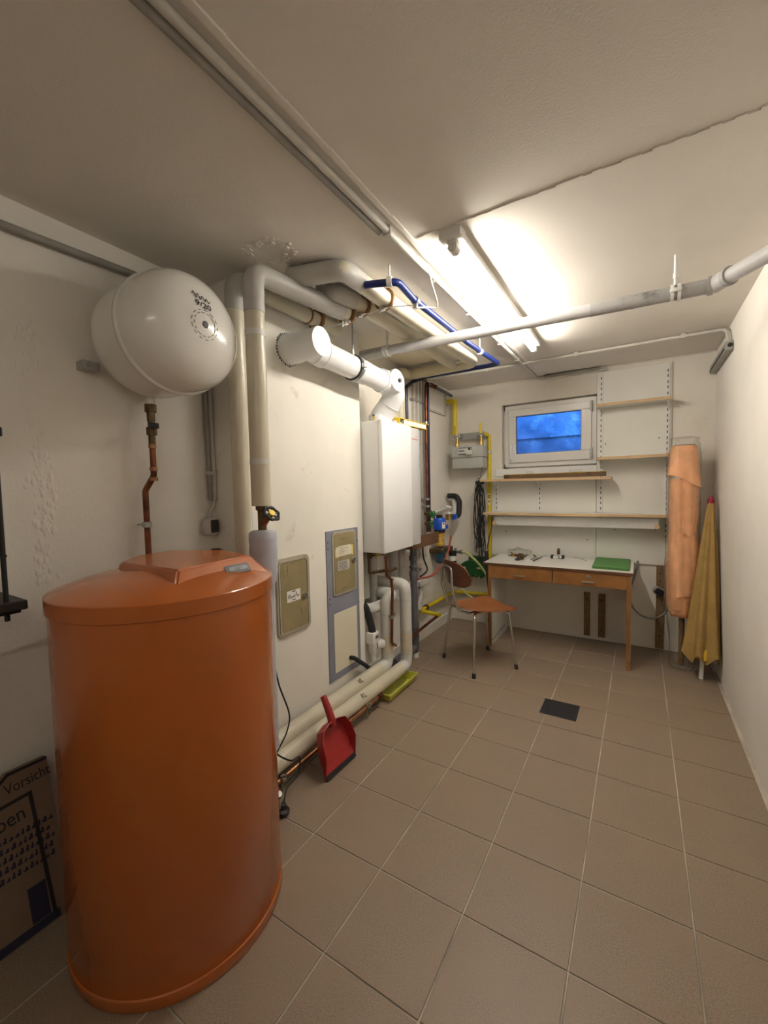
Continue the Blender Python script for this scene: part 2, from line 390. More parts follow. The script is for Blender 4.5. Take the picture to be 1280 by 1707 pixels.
for i in range(6): b.faces.new((va[i], va[(i+1) % 6], vb[(i+1) % 6], vb[i]))
bmesh.ops.bevel(b, geom=b.edges[:], offset=.006, segments=2, affect='EDGES')
con = obj('console', b, 'tank_orange', lid, 30)
p = Vector((.298, -.30, 1.0745)); n = Vector((.067, 0.0, .066)).normalized(); ya = Vector((-.7, 0, .72))
pm = plane_m(p+n*.002, (.02, .26, 0), (-.06, 0, .067))
b = NB(); prism(b, rrect(.082, .03, .005), -.001, .003, pm); bd = obj('badge', b, 'pipe_grey_dark', lid); bd['label'] = 'small metal badge with dark display strip'
b = NB(); prism(b, rrect(.066, .015, .003), .003, .004, pm); obj('display', b, 'navy_glass', lid)
text('lettering', '-38-65-', .008, pm @ Matrix.Translation((0, 0, .0042)), 'conduit_grey', lid)
b = NB(); lathe(b, [(.02, 0), (.03, .01), (.03, .03), (.015, .04), (0, .04)], Matrix.Translation((-.02, -.14, 1.06)), 20); obj('pipe_socket', b, 'copper', t)

# ------------------------------------------------------------------ expansion vessel on the left wall
EY, EZ, ER = -0.205, 1.893, 0.208
VPROF = [(ER-.003, .250), (ER-.002, .312), (ER-.008, .336), (ER-.022, .361), (ER-.046, .383), (.13, .402), (.09, .4145), (.05, .423), (.02, .4268)]
t = thing('expansion_vessel', (-.16, EY, EZ-ER), 'big white drum shaped expansion vessel on the left wall', 'vessel')
ax = axis_m((-.362, EY, EZ), (1, 0, 0))
b = NB(); lathe(b, [(0, 0), (.10, .004), (.165, .022), (.198, .055), (ER-.003, .088), (ER-.001, .12), (ER-.001, .25)], ax, 72); obj('rear_shell', b, 'enamel_white', t, 60)
b = NB(); lathe(b, [(ER-.004, .234), (ER+.003, .236), (ER+.0065, .241), (ER+.0065, .255), (ER+.003, .257), (ER-.004, .259)], ax, 72); obj('weld_seam', b, 'enamel_white', t, 60)
b = NB(); lathe(b, VPROF+[(.012, .4275), (.010, .418), (0, .418)], ax, 72); fr = obj('front_shell', b, 'enamel_white', t, 60)
def fp(yy, zz):
    r_ = math.hypot(yy-EY, zz-EZ)
    for (ra, xa), (rb, xb) in zip(VPROF[:-1], VPROF[1:]):
        if rb <= r_ <= ra: return Vector((-.362+xa+(xb-xa)*(ra-r_)/(ra-rb+1e-9), yy, zz))
    return Vector((-.362+.4275, yy, zz))
b = NB(); cyl(b, (.058, EY, EZ), (1, 0, 0), .0095, .0085, 16); obj('valve_hole', b, 'black_plastic', fr)
def facing(yy, zz, off=.002): return plane_m(fp(yy, zz)+Vector((off, 0, 0)), Vector((-.55*(yy-EY)/.1, 1, 0)), Vector((-.55*(zz-EZ)/.1, 0, 1)))
for k in range(26):
    a = 2*PI*k/26; rr = .040 if k % 2 else .050; b = NB(); w_ = random.uniform(.004, .008)
    m_ = facing(EY+rr*math.cos(a), EZ+rr*math.sin(a), .001) @ Matrix.Rotation(a+PI/2, 4, 'Z'); prism(b, [(-w_, -.0012), (w_, -.0012), (w_, .0012), (-w_, .0012)], 0, .0008, m_); obj('rating_print', b, 'conduit_grey', fr, None)
text('handwriting', '9/20', .034, facing(EY+.0, EZ+.066) @ Matrix.Rotation(-.12, 4, 'Z'), 'ink', fr)
b = NB(); pts = []
for k in range(34):
    s = k/33; yy = EY-.036+.066*s; zz = EZ+.098-.012*s+.011*math.sin(s*26)*(1-.5*s); pts.append(fp(yy, zz)+Vector((.003, 0, 0)))
tube(b, pts, .0012, 0, 5); obj('handwriting', b, 'ink', fr)
b = NB(); box(b, LX, -.33, EY-.215, EY-.16, EZ-.13, EZ-.10); cyl(b, (-.335, EY-.195, EZ-.115), (1, 0, 0), .012, .012, 6); cyl(b, (-.33, EY-.195, EZ-.115), (1, 0, 0), .006, .02, 10)
obj('wall_bracket', b, 'galv', t)
b = NB(); cyl(b, (-.30, -.205, EZ-ER-.035), (0, 0, 1), .017, .06, 16); obj('nozzle', b, 'enamel_white', t)

# copper line from the vessel to the tank
cxv, cyv = -.30, -.205
t = thing('vessel_pipe', (cxv, cyv, 1.0), 'copper pipe with brass valve running down from the white vessel', 'pipe')
b = NB(); cyl(b, (cxv, cyv, 1.635), (0, 0, 1), .022, .03, 8); cyl(b, (cxv, cyv, 1.60), (0, 0, 1), .015, .05, 14); cyl(b, (cxv, cyv, 1.545), (0, 0, 1), .02, .03, 8); cyl(b, (cxv, cyv, 1.50), (0, 0, 1), .013, .1, 14)
v = obj('shutoff_valve', b, 'brass_dark', t)
b = NB(); cyl(b, (cxv, cyv, 1.575), (.8, -.3, 0), .011, .045, 12); obj('valve_stem', b, 'brass', v)
b = NB(); rbox(b, -.018, .018, -.011, .011, 0, .016, .005, 2, axis_m(Vector((cxv, cyv, 1.575))+Vector((.8, -.3, 0)).normalized()*.045, (.8, -.3, 0))); obj('valve_cap', b, 'black_plastic', v)
P1 = [(cxv, cyv, 1.50), (cxv, cyv, 1.385), (cxv-.035, cyv-.018, 1.325), (cxv-.035, cyv-.018, 1.06)]
b = NB(); tube(b, P1, .0115, .03, 14); obj('pipe_run', b, 'copper', t)
for z in (1.50, 1.41, 1.37): b = NB(); cyl(b, (cxv, cyv, z-.006), (0, 0, 1), .0145, .014, 14); obj('solder_joint', b, 'copper_bright', t)
b = NB(); ring_clamp(b, (cxv-.035, cyv-.018, 1.19), (0, 0, 1), .0115, .022, .006); tube(b, [(cxv-.047, cyv-.02, 1.19), (LX, cyv-.03, 1.19)], .004); obj('pipe_clip', b, 'galv', t)

# ------------------------------------------------------------------ insulated pipes by the chimney
R1x, R1y, R2x, R2y = -.086, .046, .060, .020
def inspipe(name, path, r, fil, m, label, group=None, seams=(), seg=20):
    t = thing(name, (path[0][0], path[0][1], min(p[2] for p in path)-r), label, 'pipe', group)
    b = NB(); tube(b, path, r, fil, seg, nf=10); obj('insulation', b, m, t, 60)
    for (p, d) in seams:
        b = NB(); ring_clamp(b, p, d, r-.001, .022, .0025, 24); obj('tape_band', b, 'ins_light', t)
    return t
G1 = 'insulated pipes beside the chimney'
t = inspipe('insulated_pipe', [(R1x, R1y, .05), (R1x, R1y, 2.19), (R1x, .74, 2.195), (R1x+.02, .765, 2.26)], .036, .05, 'ins_cream', 'cream insulated riser pipe against the chimney corner, partly hidden by the white vessel', G1)
b = NB(); tube(b, [(R1x, R1y, 2.06), (R1x, R1y, 2.19), (R1x, R1y+.16, 2.191)], .0378, .055, 20, nf=10); obj('elbow_sleeve', b, 'ins_grey', t, 60)
b = NB(); tube(b, [(R1x, .50, 2.194), (R1x, .49, 2.194)], .041); obj('end_ring', b, 'seal_brown', t)
t = inspipe('insulated_pipe', [(R2x, R2y, 1.255), (R2x, R2y, 2.168), (R2x+.07, .53, 2.168)], .0385, .05, 'ins_cream', 'cream insulated riser pipe ending above the black valve handwheel', G1, [((R2x, R2y, 1.93), (0, 0, 1)), ((R2x, R2y, 1.43), (0, 0, 1))])
b = NB(); tube(b, [(R2x, R2y, 2.01), (R2x, R2y, 2.168), (R2x+.065, .50, 2.168)], .0405, .055, 20, nf=10); obj('elbow_sleeve', b, 'ins_grey', t, 60)
b = NB(); tube(b, [(R2x, R2y, 1.256), (R2x, R2y, 1.24), (R2x, R2y, 1.235)], [.024, .024, .018]); tube(b, [(R2x, R2y, 1.24), (R2x, R2y, 1.14)], .017)
va_ = obj('valve_body', b, 'brass_dark', t)
hd = Vector((.62, -.05, .52)).normalized(); hp = Vector((R2x, R2y, 1.175))
b = NB(); cyl(b, hp, hd, .014, .075, 12, .009); obj('valve_stem', b, 'copper', va_)
b = NB(); hc = hp+hd*.078; pts = []
hm = axis_m(hc, hd)
for k in range(36):
    a = 2*PI*k/36; rr = .031+.0025*math.cos(6*a); pts.append(hm @ Vector((rr*math.cos(a), rr*math.sin(a), 0)))
tube(b, pts, .006, 0, 8, closed=True)
for k in range(3): tube(b, [hm @ Vector((.03*math.cos(a), .03*math.sin(a), 0)) for a in (PI*k/3, PI*k/3+PI)], .004, 0, 6)
obj('handwheel', b, 'black_plastic', va_)
b = NB(); lathe(b, [(0, -.004), (.014, -.004), (.014, .007), (0, .008)], hm, 16); obj('handwheel_hub', b, 'yellow_plastic', va_)
# taped lower section
t = thing('taped_pipe', (R2x, R2y, .1), 'fat grey taped pipe insulation below the black valve handwheel', 'pipe', G1)
b = NB(); lathe(b, [(.02, 1.158), (.045, 1.155), (.054, 1.147), (.055, 1.12), (.053, 1.10), (.055, 1.08), (.054, 1.02), (.055, .99), (.050, .955), (.040, .93), (.034, .86), (.034, .25)], Matrix.Translation((R2x, R2y, 0)), 28); obj('insulation', b, 'ins_tape', t, 60)

# overhead pair
PZ = 2.185
G2 = 'insulated pipes under the ceiling'
PA = [(.065, .216, 2.221), (.30, .285, 2.221), (.297, .50, 2.221), (.325, 1.80, 2.21), (-.21, 1.80, 2.205), (-.21, 1.66, 2.20), (-.21, 1.655, .95)]
t = inspipe('insulated_pipe', PA, .040, .05, 'ins_cream', 'outer cream insulated pipe under the ceiling next to the blue pipe', G2)
b = NB(); tube(b, [(.067, .217, 2.221), (.30, .285, 2.221), (.2985, .41, 2.221)], .042, .06, 20, nf=10); obj('elbow_sleeve', b, 'ins_grey', t, 60)
PB = [(.11, .385, 2.255), (.12, .39, 2.215), (.165, .40, 2.205), (.178, .52, 2.212), (.183, 1.735, 2.208)]
t = inspipe('insulated_pipe', PB, .037, .04, 'ins_cream', 'inner cream insulated pipe under the ceiling beside the outer one', G2)
b = NB(); tube(b, [(.113, .386, 2.24), (.12, .39, 2.215), (.165, .40, 2.205), (.1778, .50, 2.211), (.178, .52, 2.212)], .039, .045, 20, nf=10); obj('elbow_sleeve', b, 'ins_grey', t, 60)
t = inspipe('insulated_pipe', [(-.205, 1.56, 2.18), (-.205, 1.56, .95)], .036, .0, 'ins_cream', 'thin cream insulated riser behind the flue above the boiler', G2)
# brown sealing collars and the earth wire that ties them
cl = [(R1x+.0, .565, 2.194, .046), (R2x+.07, .54, 2.168, .046), (.178, .60, 2.212, .044), (.298, .615, 2.221, .046)]
names = ['on the pipe nearest the chimney', 'on the second pipe from the chimney', 'on the inner overhead pipe', 'on the outer overhead pipe']
for (x, y, z, r), nm in zip(cl, names):
    t = thing('pipe_collar', (x, y, z-r), 'brown sealing collar with metal earth clamp '+nm, 'collar', 'brown collars tied by the earth wire')
    b = NB(); lathe(b, [(r-.012, -.006), (r+.008, -.006), (r+.008, .006), (r-.012, .006), (r-.012, -.006)], axis_m((x, y, z), (0, 1, 0)), 28); obj('collar_ring', b, 'seal_brown', t)
    b = NB(); rbox(b, x-.012, x+.012, y-.03, y-.008, z-r-.014, z-r+.012, .004); cyl(b, (x, y-.02, z-r-.006), (1, 0, 0), .005, .03, 8); cyl(b, (x-.004, y-.034, z-r), (0, 0, -1), .004, .025, 8); obj('earth_clamp', b, 'steel', t)
b = NB(); wp = [Vector((x, y-.03, z-r-.006)) for x, y, z, r in cl]; pts = [wp[0]+Vector((-.02, -.0, -.004))]
for a, c in zip(wp[:-1], wp[1:]): pts += [a, (a+c)/2+Vector((0, 0, -.006))]
pts += [wp[-1], Vector((.40, .60, 2.16)), Vector((.452, .625, 2.160))]
tube(b, spline(pts, 5), .002, 0, 6); tag(obj('earth_wire', b, 'steel'), 'thin bare earth wire tying the brown pipe collars together', 'wire')

# blue water pipe
t = thing('blue_pipe', (.43, .436, 2.15), 'dark blue water pipe running under the ceiling beside cream pipes', 'pipe')
PBl = [(.33, .40, 2.195), (.425, .437, 2.195), (.462, .46, 2.195), (.458, .57, 2.184), (.456, .617, 2.181), (.462, 1.31, 2.181), (.484, 1.87, 2.19), (.40, 1.89, 2.193), (-.09, 1.89, 2.195)]
b = NB(); tube(b, PBl, .0155, .035, 14, nf=8); obj('pipe_run', b, 'blue_pipe', t, 60)
for (x, y, z) in ((.431, .438, 2.195), (.468, 1.503, 2.181)):
    b = NB(); d_ = (1, .35, 0) if y < 1 else (0, 1, 0); ring_clamp(b, (x, y, z), d_, .0155, .022, .006); tube(b, [(x, y, z+.018), (x, y, H)], .0045, 0, 8); obj('hanger', b, 'white_paint', t)
b = NB(); ring_clamp(b, (.456, .63, 2.181), (0, 1, 0), .0155, .02, .005); rbox(b, .445, .467, .622, .638, 2.145, 2.166, .004); obj('earth_clamp', b, 'steel', t)
t = tag(obj('navy_riser_pipe', tube(NB(), [(-.095, 1.89, 2.195), (-.205, 1.87, 2.17), (-.205, 1.75, 2.10), (-.205, 1.748, .98)], .0155, .03, 14), 'navy_pipe'), 'navy blue riser pipe dropping behind the boiler beside the flue', 'pipe')
# hanging drop cable from ceiling conduit to the blue pipe clamp
b = NB(); tube(b, spline([onz(717, 452, 2.25), onz(719, 470, 2.20), Vector((.535, .70, 2.165)), Vector((.50, .67, 2.155)), Vector((.462, .635, 2.150))], 6), .004, 0, 8); tag(obj('drop_cable', b, 'conduit_pale'), 'pale grey cable looping from ceiling conduit to the blue pipe', 'cable')
for (u, v, nm) in ((497, 441, 'insulated pipe elbow'),):
    h = onz(u, v, H); b = NB(); tube(b, [(h.x, h.y, H), (h.x, h.y, 2.22)], .005, 0, 8); box(b, h.x-.012, h.x+.012, h.y-.008, h.y+.008, H-.004, H); tag(obj('pipe_hanger', b, 'white_paint'), 'short white hanger rod above the insulated pipe elbow', 'hanger')
b = NB(); tube(b, [(.255, 1.72, 2.20), (.255, 1.72, H)], .005, 0, 8); ring_clamp(b, (.255, 1.72, 2.205), (1, 0, 0), .004, .08, .003); tag(obj('pipe_hanger', b, 'white_paint'), 'white hanger rod between the far ends of the cream pipes', 'hanger')
# ceiling patch where riser passes
b = NB()
for k in range(60):
    a = random.uniform(0, 2*PI); rr = random.uniform(.05, .085); s_ = random.uniform(.006, .016); tt = bmesh.new(); bmesh.ops.create_icosphere(tt, subdivisions=1, radius=s_); join(b, tt, Matrix.Translation((R2x+.02+rr*math.cos(a)*1.3, .09+rr*math.sin(a)*1.1, H)) @ Matrix.Diagonal((1, 1, .35, 1)))
o = obj('plaster_crumbs', b, 'plaster', ceiling); o['kind'] = 'stuff'

# ------------------------------------------------------------------ flue
FR = .064
t = thing('flue_pipe', (-.1, 1.175, 1.735), 'white exhaust flue from the boiler top into the chimney', 'flue')
fy, fz = .395, 2.005
b = NB(); lathe(b, [(FR+.006, -.03), (FR+.008, .0), (FR+.008, .075), (FR+.003, .08), (FR+.003, .215), (0, .217)], axis_m((CX, fy, fz), (1, 0, 0)), 40); tp = obj('tee_piece', b, 'flue_white', t, 50)
mx_ = -.012
ma, mb = Vector((mx_, fy, fz-.004)), Vector((mx_+.012, 1.105, 1.972)); md = (mb-ma).normalized()
b = NB(); tube(b, [ma+md*.0, mb], FR-.002, 0, 36); obj('main_run', b, 'flue_white', t)
b = NB(); lathe(b, [(FR-.004, 0), (FR+.003, 0), (FR+.003, .05), (FR+.006, .052), (FR+.006, .064), (FR, .066)], axis_m(ma+md*.055, md), 36); obj('sleeve', b, 'flue_white', t, 40)
b = NB(); lathe(b, [(FR-.004, 0), (FR+.005, 0), (FR+.005, .012), (FR+.002, .014), (FR+.002, .09), (FR-.004, .09)], axis_m(ma+md*.40, md), 36); obj('sleeve', b, 'flue_white', t, 40)
cp = ma+md*.375
b = NB(); ring_clamp(b, cp, md, FR-.001, .026, .006, 36); obj('rubber_clamp', b, 'black_rubber', t)
b = NB(); ring_clamp(b, cp, md, FR+.004, .012, .003, 36); rbox(b, cp.x+FR+.002, cp.x+FR+.022, cp.y-.015, cp.y+.015, cp.z-.012, cp.z+.012, .004); cyl(b, (cp.x+FR+.01, cp.y, cp.z-.02), (0, 0, 1), .004, .04, 8); obj('clamp_band', b, 'steel', t)
b = NB(); cyl(b, (cp.x, cp.y, cp.z+FR+.004), (0, 0, 1), .009, .03, 6); tube(b, [(cp.x, cp.y, cp.z+FR+.02), (cp.x, cp.y, H)], .0045, 0, 8); obj('hanger_rod', b, 'galv', t)
eb = [mb-md*.06, mb+md*.03, mb+Vector((.004, .088, -.055)), Vector((-.035, 1.205, 1.855)), Vector((-.09, 1.195, 1.79)), Vector((-.10, 1.19, 1.735))]
b = NB(); tube(b, spline(eb, 6), FR+.007, 0, 36); el = obj('elbow', b, 'flue_white', t, 60)
b = NB(); ring_clamp(b, Vector((-.10, 1.19, 1.765)), (0, 0, 1), FR-.002, .05, .012, 36); obj('boiler_collar', b, 'flue_white', t)
for q_ in (.30, .62):
    i_ = int(q_*(len(spline(eb, 6))-1)); S_ = spline(eb, 6); b = NB(); ring_clamp(b, S_[i_], S_[i_+1]-S_[i_-1], FR+.004, .006, .006, 36); obj('elbow_seam', b, 'flue_white', el)
ip = mb+Vector((.03, .025, .004)); idr = Vector((1, -.12, .08)).normalized()
b = NB(); lathe(b, [(FR+.006, -.06), (FR+.006, .045), (FR+.004, .047), (0, .048)], axis_m(ip, idr), 36); ic = obj('inspection_port', b, 'flue_white', t, 40)
b = NB(); lathe(b, [(.013, 0), (.013, .012), (.010, .015), (0, .015)], axis_m(ip+idr*.047+Vector((0, .012, .0)), idr), 12); obj('inspection_plug', b, 'black_plastic', ic)
# plaster shards round the flue
b = NB()
for k in range(34):
    a = 2*PI*k/34; s_ = random.uniform(.004, .009); tt = bmesh.new(); bmesh.ops.create_icosphere(tt, subdivisions=1, radius=s_); join(b, tt, Matrix.Translation((CX, fy+(FR+.012)*math.cos(a), fz+(FR+.012)*math.sin(a))) @ Matrix.Diagonal((.3, 1, 1, 1)))
o = obj('plaster_gap', b, 'pipe_grey_dark', chimney); o['kind'] = 'stuff'

# ------------------------------------------------------------------ boiler
t = thing('wall_boiler', (-.115, 1.27, .912), 'white wall hung gas boiler beside the chimney', 'boiler')
BX0, BX1, BY0, BY1, BYR, BZ0, BZ1 = -.25, .022, 1.015, 1.393, 1.528, .912, 1.737
b = NB(); rbox(b, BX0, BX1-.03, BY0, BYR, BZ0+.002, BZ1-.004, .004, 1); body = obj('casing', b, 'boiler_white', t, 30)
b = NB(); rbox(b, BX1-.032, BX1, BY0-.002, BY1-.002, BZ0, BZ1, .008, 3); obj('front_cover', b, 'boiler_white', t, 30)
b = NB(); rbox(b, BX1-.032, BX1-.008, BY1+.002, BYR+.002, BZ0+.004, BZ1-.005, .007, 3); gp = obj('side_strip', b, 'boiler_grey', t, 30); gp['label'] = 'grey control strip with small red lettering'
text('lettering', 'weishaupt', .021, plane_m((BX1-.0078, 1.455, 1.655), (0, 1, 0), (0, 0, 1)), 'ink_red', gp)
b = NB(); box(b, BX1-.008, BX1-.0076, 1.465, 1.512, 1.672, 1.6735); obj('print_line', b, 'ink_red', gp, None)
b = NB(); cyl(b, (-.06, 1.05, 1.735), (0, 0, 1), .008, .03, 10); obj('test_nozzle', b, 'brass', t)
b = NB(); cyl(b, (-.06, 1.05, 1.762), (0, 0, 1), .007, .014, 10); obj('nozzle_cap', b, 'black_plastic', t)
b = NB(); lathe(b, [(.02, 0), (.02, .02), (.012, .028), (0, .03)], Matrix.Translation((-.03, 1.25, 1.735)), 14); rbox(b, -.05, .0, 1.27, 1.32, 1.735, 1.755, .006); obj('vent_cap', b, 'boiler_grey', t)
# manual lying on the boiler
t = thing('manual_folder', (-.06, 1.45, 1.738), 'yellow folder of white papers lying on the boiler top', 'folder')
fm = Matrix.Translation((-.065, 1.465, 1.738)) @ Matrix.Rotation(-.05, 4, 'Z')
b = NB(); box(b, -.08, .083, -.20, .17, .0, .003); box(b, -.08, .083, -.20, .20, .037, .041); box(b, -.08, .083, -.203, -.198, 0, .041); obj('cover', b, 'yellow_plastic', t, None)
b = NB(); box(b, -.075, .078, -.14, .165, .003, .036); obj('pages', b, 'paper', t, None)
b = NB(); tube(b, [(.086, -.17+.012*math.cos(2*PI*k/16), .02+.012*math.sin(2*PI*k/16)) for k in range(16)], .002, 0, 6, closed=True); obj('finger_ring', b, 'ink', t)
for c in t.children: c.matrix_parent_inverse = Matrix.Translation(-Vector((-.06, 1.45, 1.738))) @ fm

# ------------------------------------------------------------------ pipework under the boiler
NRx, NRy, FRx, FRy = -.052, 1.138, .0, 1.305
G3 = 'insulated pipes at the foot of the chimney'
t = inspipe('insulated_pipe', [(-.245, NRy+.08, .615), (NRx, NRy+.08, .61), (NRx, NRy, .595), (NRx, NRy, .165), (NRx, -.02, .165)], .040, .055, 'ins_light', 'upper insulated pipe along the chimney foot, lettered VL', G3)
b = NB(); tube(b, [(NRx, NRy-.10, .165), (NRx, -.02, .165)], .0412, 0, 20); obj('cream_sleeve', b, 'ins_cream', t)
b = NB(); tube(b, [(NRx, NRy, .26), (NRx, NRy, .36)], .0412, 0, 20); obj('cream_sleeve', b, 'ins_cream', t)
for z in (.38, .50, .245): b = NB(); ring_clamp(b, (NRx, NRy, z), (0, 0, 1), .0395, .003, .0016, 24); obj('sleeve_joint', b, 'ins_grey', t)
text('lettering', 'VL', .04, plane_m((NRx+.028, .79, .165+.032), (.0, 1, 0), (-.7, 0, .7)), 'ink', t)
t = inspipe('insulated_pipe', [(-.245, FRy, .665), (FRx, FRy, .665), (FRx, FRy, .11), (FRx, -.06, .115)], .040, .055, 'ins_light', 'lower insulated pipe along the chimney foot, lettered RL', G3)
b = NB(); tube(b, [(FRx, FRy-.10, .11), (FRx, -.06, .115)], .0412, 0, 20); obj('cream_sleeve', b, 'ins_cream', t)
b = NB(); tube(b, [(FRx, FRy, .20), (FRx, FRy, .34)], .0412, 0, 20); obj('cream_sleeve', b, 'ins_cream', t)
for z in (.35, .56, .19): b = NB(); ring_clamp(b, (FRx, FRy, z), (0, 0, 1), .0395, .003, .0016, 24); obj('sleeve_joint', b, 'ins_grey', t)
text('lettering', 'RL', .04, plane_m((FRx+.028, .745, .11+.032), (.0, 1, 0), (-.7, 0, .7)), 'ink', t)
# copper line on the floor
CPx = .035
t = thing('floor_copper_pipe', (CPx, .5, .0), 'copper pipe running low above the floor in front of the insulated pipes', 'pipe')
b = NB(); tube(b, [(CPx, -.10, .056), (CPx, .80, .072), (CPx-.002, .93, .074)], .0115, 0, 14); obj('pipe_run', b, 'copper_bright', t)
b = NB(); cyl(b, (CPx, .88, .073), (0, 1, 0), .015, .04, 14); obj('coupling', b, 'copper', t)
for y in (.10, .765):
    z = .058+.018*y; b = NB(); ring_clamp(b, (CPx, y, z), (0, 1, 0), .0115, .022, .006); cyl(b, (CPx+.012, y-.008, z+.02), (1, .3, .3), .008, .018, 10); tube(b, [(CPx, y, z-.01), (CPx, y, 0)], .004, 0, 8); obj('pipe_clip', b, 'steel', t)
# fill valve by the tank foot
t = thing('drain_valve', (.118, .0, 0), 'small drain valve with black wheel on the floor by the tank', 'valve')
b = NB(); tube(b, [(.075, -.03, .06), (.10, -.005, .075), (.118, .0, .06), (.12, .0, .03)], .011, .01, 12); cyl(b, (.105, -.004, .055), (.4, 0, 1), .016, .04, 8); obj('valve_body', b, 'steel', t)
b = NB(); cyl(b, (.10, -.002, .085), (.3, .1, 1), .013, .018, 10); obj('red_cap', b, 'red_lever', t)
b = NB(); lathe(b, [(.0, .0), (.02, 0), (.028, .006), (.028, .018), (.016, .026), (.012, .04), (0, .04)], axis_m((.125, .008, .002), (.15, .1, 1)), 14); obj('wheel', b, 'black_plastic', t)
# black sensor cable
b = NB(); tube(b, spline([onx(450, 1095, .0), onx(458, 1112, .02), onx(466, 1145, .04), onx(482, 1190, .05), onx(478, 1220, .06), onx(464, 1250, .06), onx(463, 1258, .07), onx(485, 1268, .075), onx(499, 1262, .075), onx(497, 1290, .08), onx(478, 1315, .10), onz(472, 1350, .03)], 7), .0035, 0, 8)
tag(obj('sensor_cable', b, 'black_rubber'), 'thin black cable hanging beside the orange tank over the low pipes', 'cable')
# copper feed under boiler
t = thing('boiler_copper_pipe', (.0, 1.08, .27), 'thin copper pipe with elbows dropping from the boiler underside', 'pipe')
b = NB(); tube(b, [onx(643, 928, .0), onx(645, 960, .0), onx(652, 966, .0), onx(654, 985, .0), onx(653, 1072, .0), onx(660, 1076, .0)], .009, .02, 12); pr_ = obj('pipe_run', b, 'copper', t)
b = NB(); q = onx(653, 1028, .0); ring_clamp(b, q, (0, 0, 1), .009, .02, .007); rbox(b, q.x-.02, q.x, q.y-.01, q.y+.06, q.z-.01, q.z+.01, .004); obj('pipe_clip', b, 'steel', t)
for (u, v) in ((653, 966), (656, 1075)): q = onx(u, v, .0); b = NB(); cyl(b, q-Vector((0, 0, .008)), (0, 0, 1), .012, .016, 12); obj('elbow_fitting', b, 'copper_bright', t)
G4 = 'pipes behind the boiler foot'
for (u, y, z0, z1, r, m, nm) in ((0, 1.09, .60, .91, .036, 'ins_grey', 'first'), (0, 1.19, .52, .91, .034, 'ins_grey', 'second'), (0, 1.48, .50, .95, .036, 'ins_grey', 'third'), (0, 1.58, .50, .95, .034, 'ins_grey', 'fourth')):
    tag(obj('boiler_riser', tube(NB(), [(-.19, y, z0), (-.19, y, z1)], r, 0, 18), m), nm+' grey insulated stub below the boiler counting away from the chimney', 'pipe', G4)
tag(obj('boiler_riser', tube(NB(), [(-.21, CY1+.02, .545), (-.12, 1.06, .54), (-.10, 1.2, .545), (-.2, 1.32, .54)], .036, .03, 18), 'ins_light'), 'short pale insulated pipe bend low beside the chimney edge', 'pipe', G4)
tag(obj('link_pipe', tube(NB(), [(-.12, 1.05, .90), (-.12, 1.05, .775), (-.05, 1.22, .775), (-.05, 1.27, .775)], .010, .015, 12), 'brass_dark'), 'dark thin crosswise pipe just under the boiler', 'pipe')
t = thing('boiler_valves', (-.1, 1.15, .87), 'cluster of brass shutoff valves on the boiler underside', 'valve')
for y in (1.06, 1.15, 1.21):
    b = NB(); cyl(b, (-.12, y, .87), (0, 0, 1), .018, .042, 8); cyl(b, (-.12, y, .89), (1, 0, 0), .008, .035, 8); obj('valve_body', b, 'brass_dark' if y != 1.15 else 'brass', t)
t = thing('condensate_trap', (-.1, 1.06, .12), 'white plastic siphon trap hanging low beside the chimney edge', 'siphon')
q = onx(621, 1072, -.1)
b = NB(); rbox(b, q.x-.03, q.x+.03, q.y-.035, q.y+.035, q.z-.0, q.z+.075, .008); lathe(b, [(.028, 0), (.028, -.06), (.02, -.07), (.02, -.11), (0, -.11)], Matrix.Translation((q.x, q.y, q.z)), 20); sb = obj('trap_body', b, 'white_pvc', t)
b = NB(); cyl(b, (q.x+.01, q.y+.03, q.z-.015), (.5, .7, 0), .03, .05, 18); obj('trap_cap', b, 'white_pvc', t)
b = NB(); box(b, q.x+.0302, q.x+.031, q.y-.01, q.y+.022, q.z+.035, q.z+.055); obj('trap_label', b, 'pipe_grey_dark', t, None)
b = NB(); tube(b, spline([(q.x, q.y, q.z+.07), (q.x-.01, q.y+.0, q.z+.12), (q.x-.03, q.y-.02, q.z+.22), (q.x-.05, q.y-.03, q.z+.26)], 6), .024, 0, 14); tag(obj('trap_hose', b, 'black_rubber'), 'thick black hose curving down into the white siphon trap', 'hose')
# black hose from the lower slate panel
q = onx(590, 1097, CX+.03); b = NB(); tube(b, spline([q+Vector((-.04, -.01, 0)), q, onx(600, 1103, -.095), onx(612, 1111, -.095), onx(626, 1121, -.10)], 6), .013, 0, 12); tag(obj('panel_hose', b, 'black_rubber'), 'short black hose poking out of the lower slate grey panel', 'hose')
# grey drain stack
dx_, dy_ = -.13, 1.68
t = thing('drain_stack', (dx_, dy_, 0), 'dark grey plastic drain pipe standing right of the boiler', 'pipe')
b = NB(); tube(b, [(dx_, dy_, .04), (dx_, dy_, .92)], .026, 0, 22); obj('pipe_run', b, 'pipe_grey_dark', t)
for (z, h, r) in ((.76, .035, .034), (.70, .012, .034), (.64, .03, .035), (.60, .04, .032), (.235, .04, .034), (.87, .06, .036)): b = NB(); cyl(b, (dx_, dy_, z), (0, 0, 1), r, h, 22); obj('socket_ring', b, 'pipe_grey_dark', t)
b = NB(); tube(b, [(dx_, dy_, .22), (dx_, dy_, .08), (dx_, dy_-.22, .07), (dx_, dy_-.32, .065)], .034, .03, 18); obj('branch_elbow', b, 'pipe_grey_dark', t)
b = NB(); cyl(b, (dx_, dy_, .0), (0, 0, 1), .03, .035, 20); obj('floor_cap', b, 'white_pvc', t)
# steel-coloured pipe from the stack to the yellow gas stub

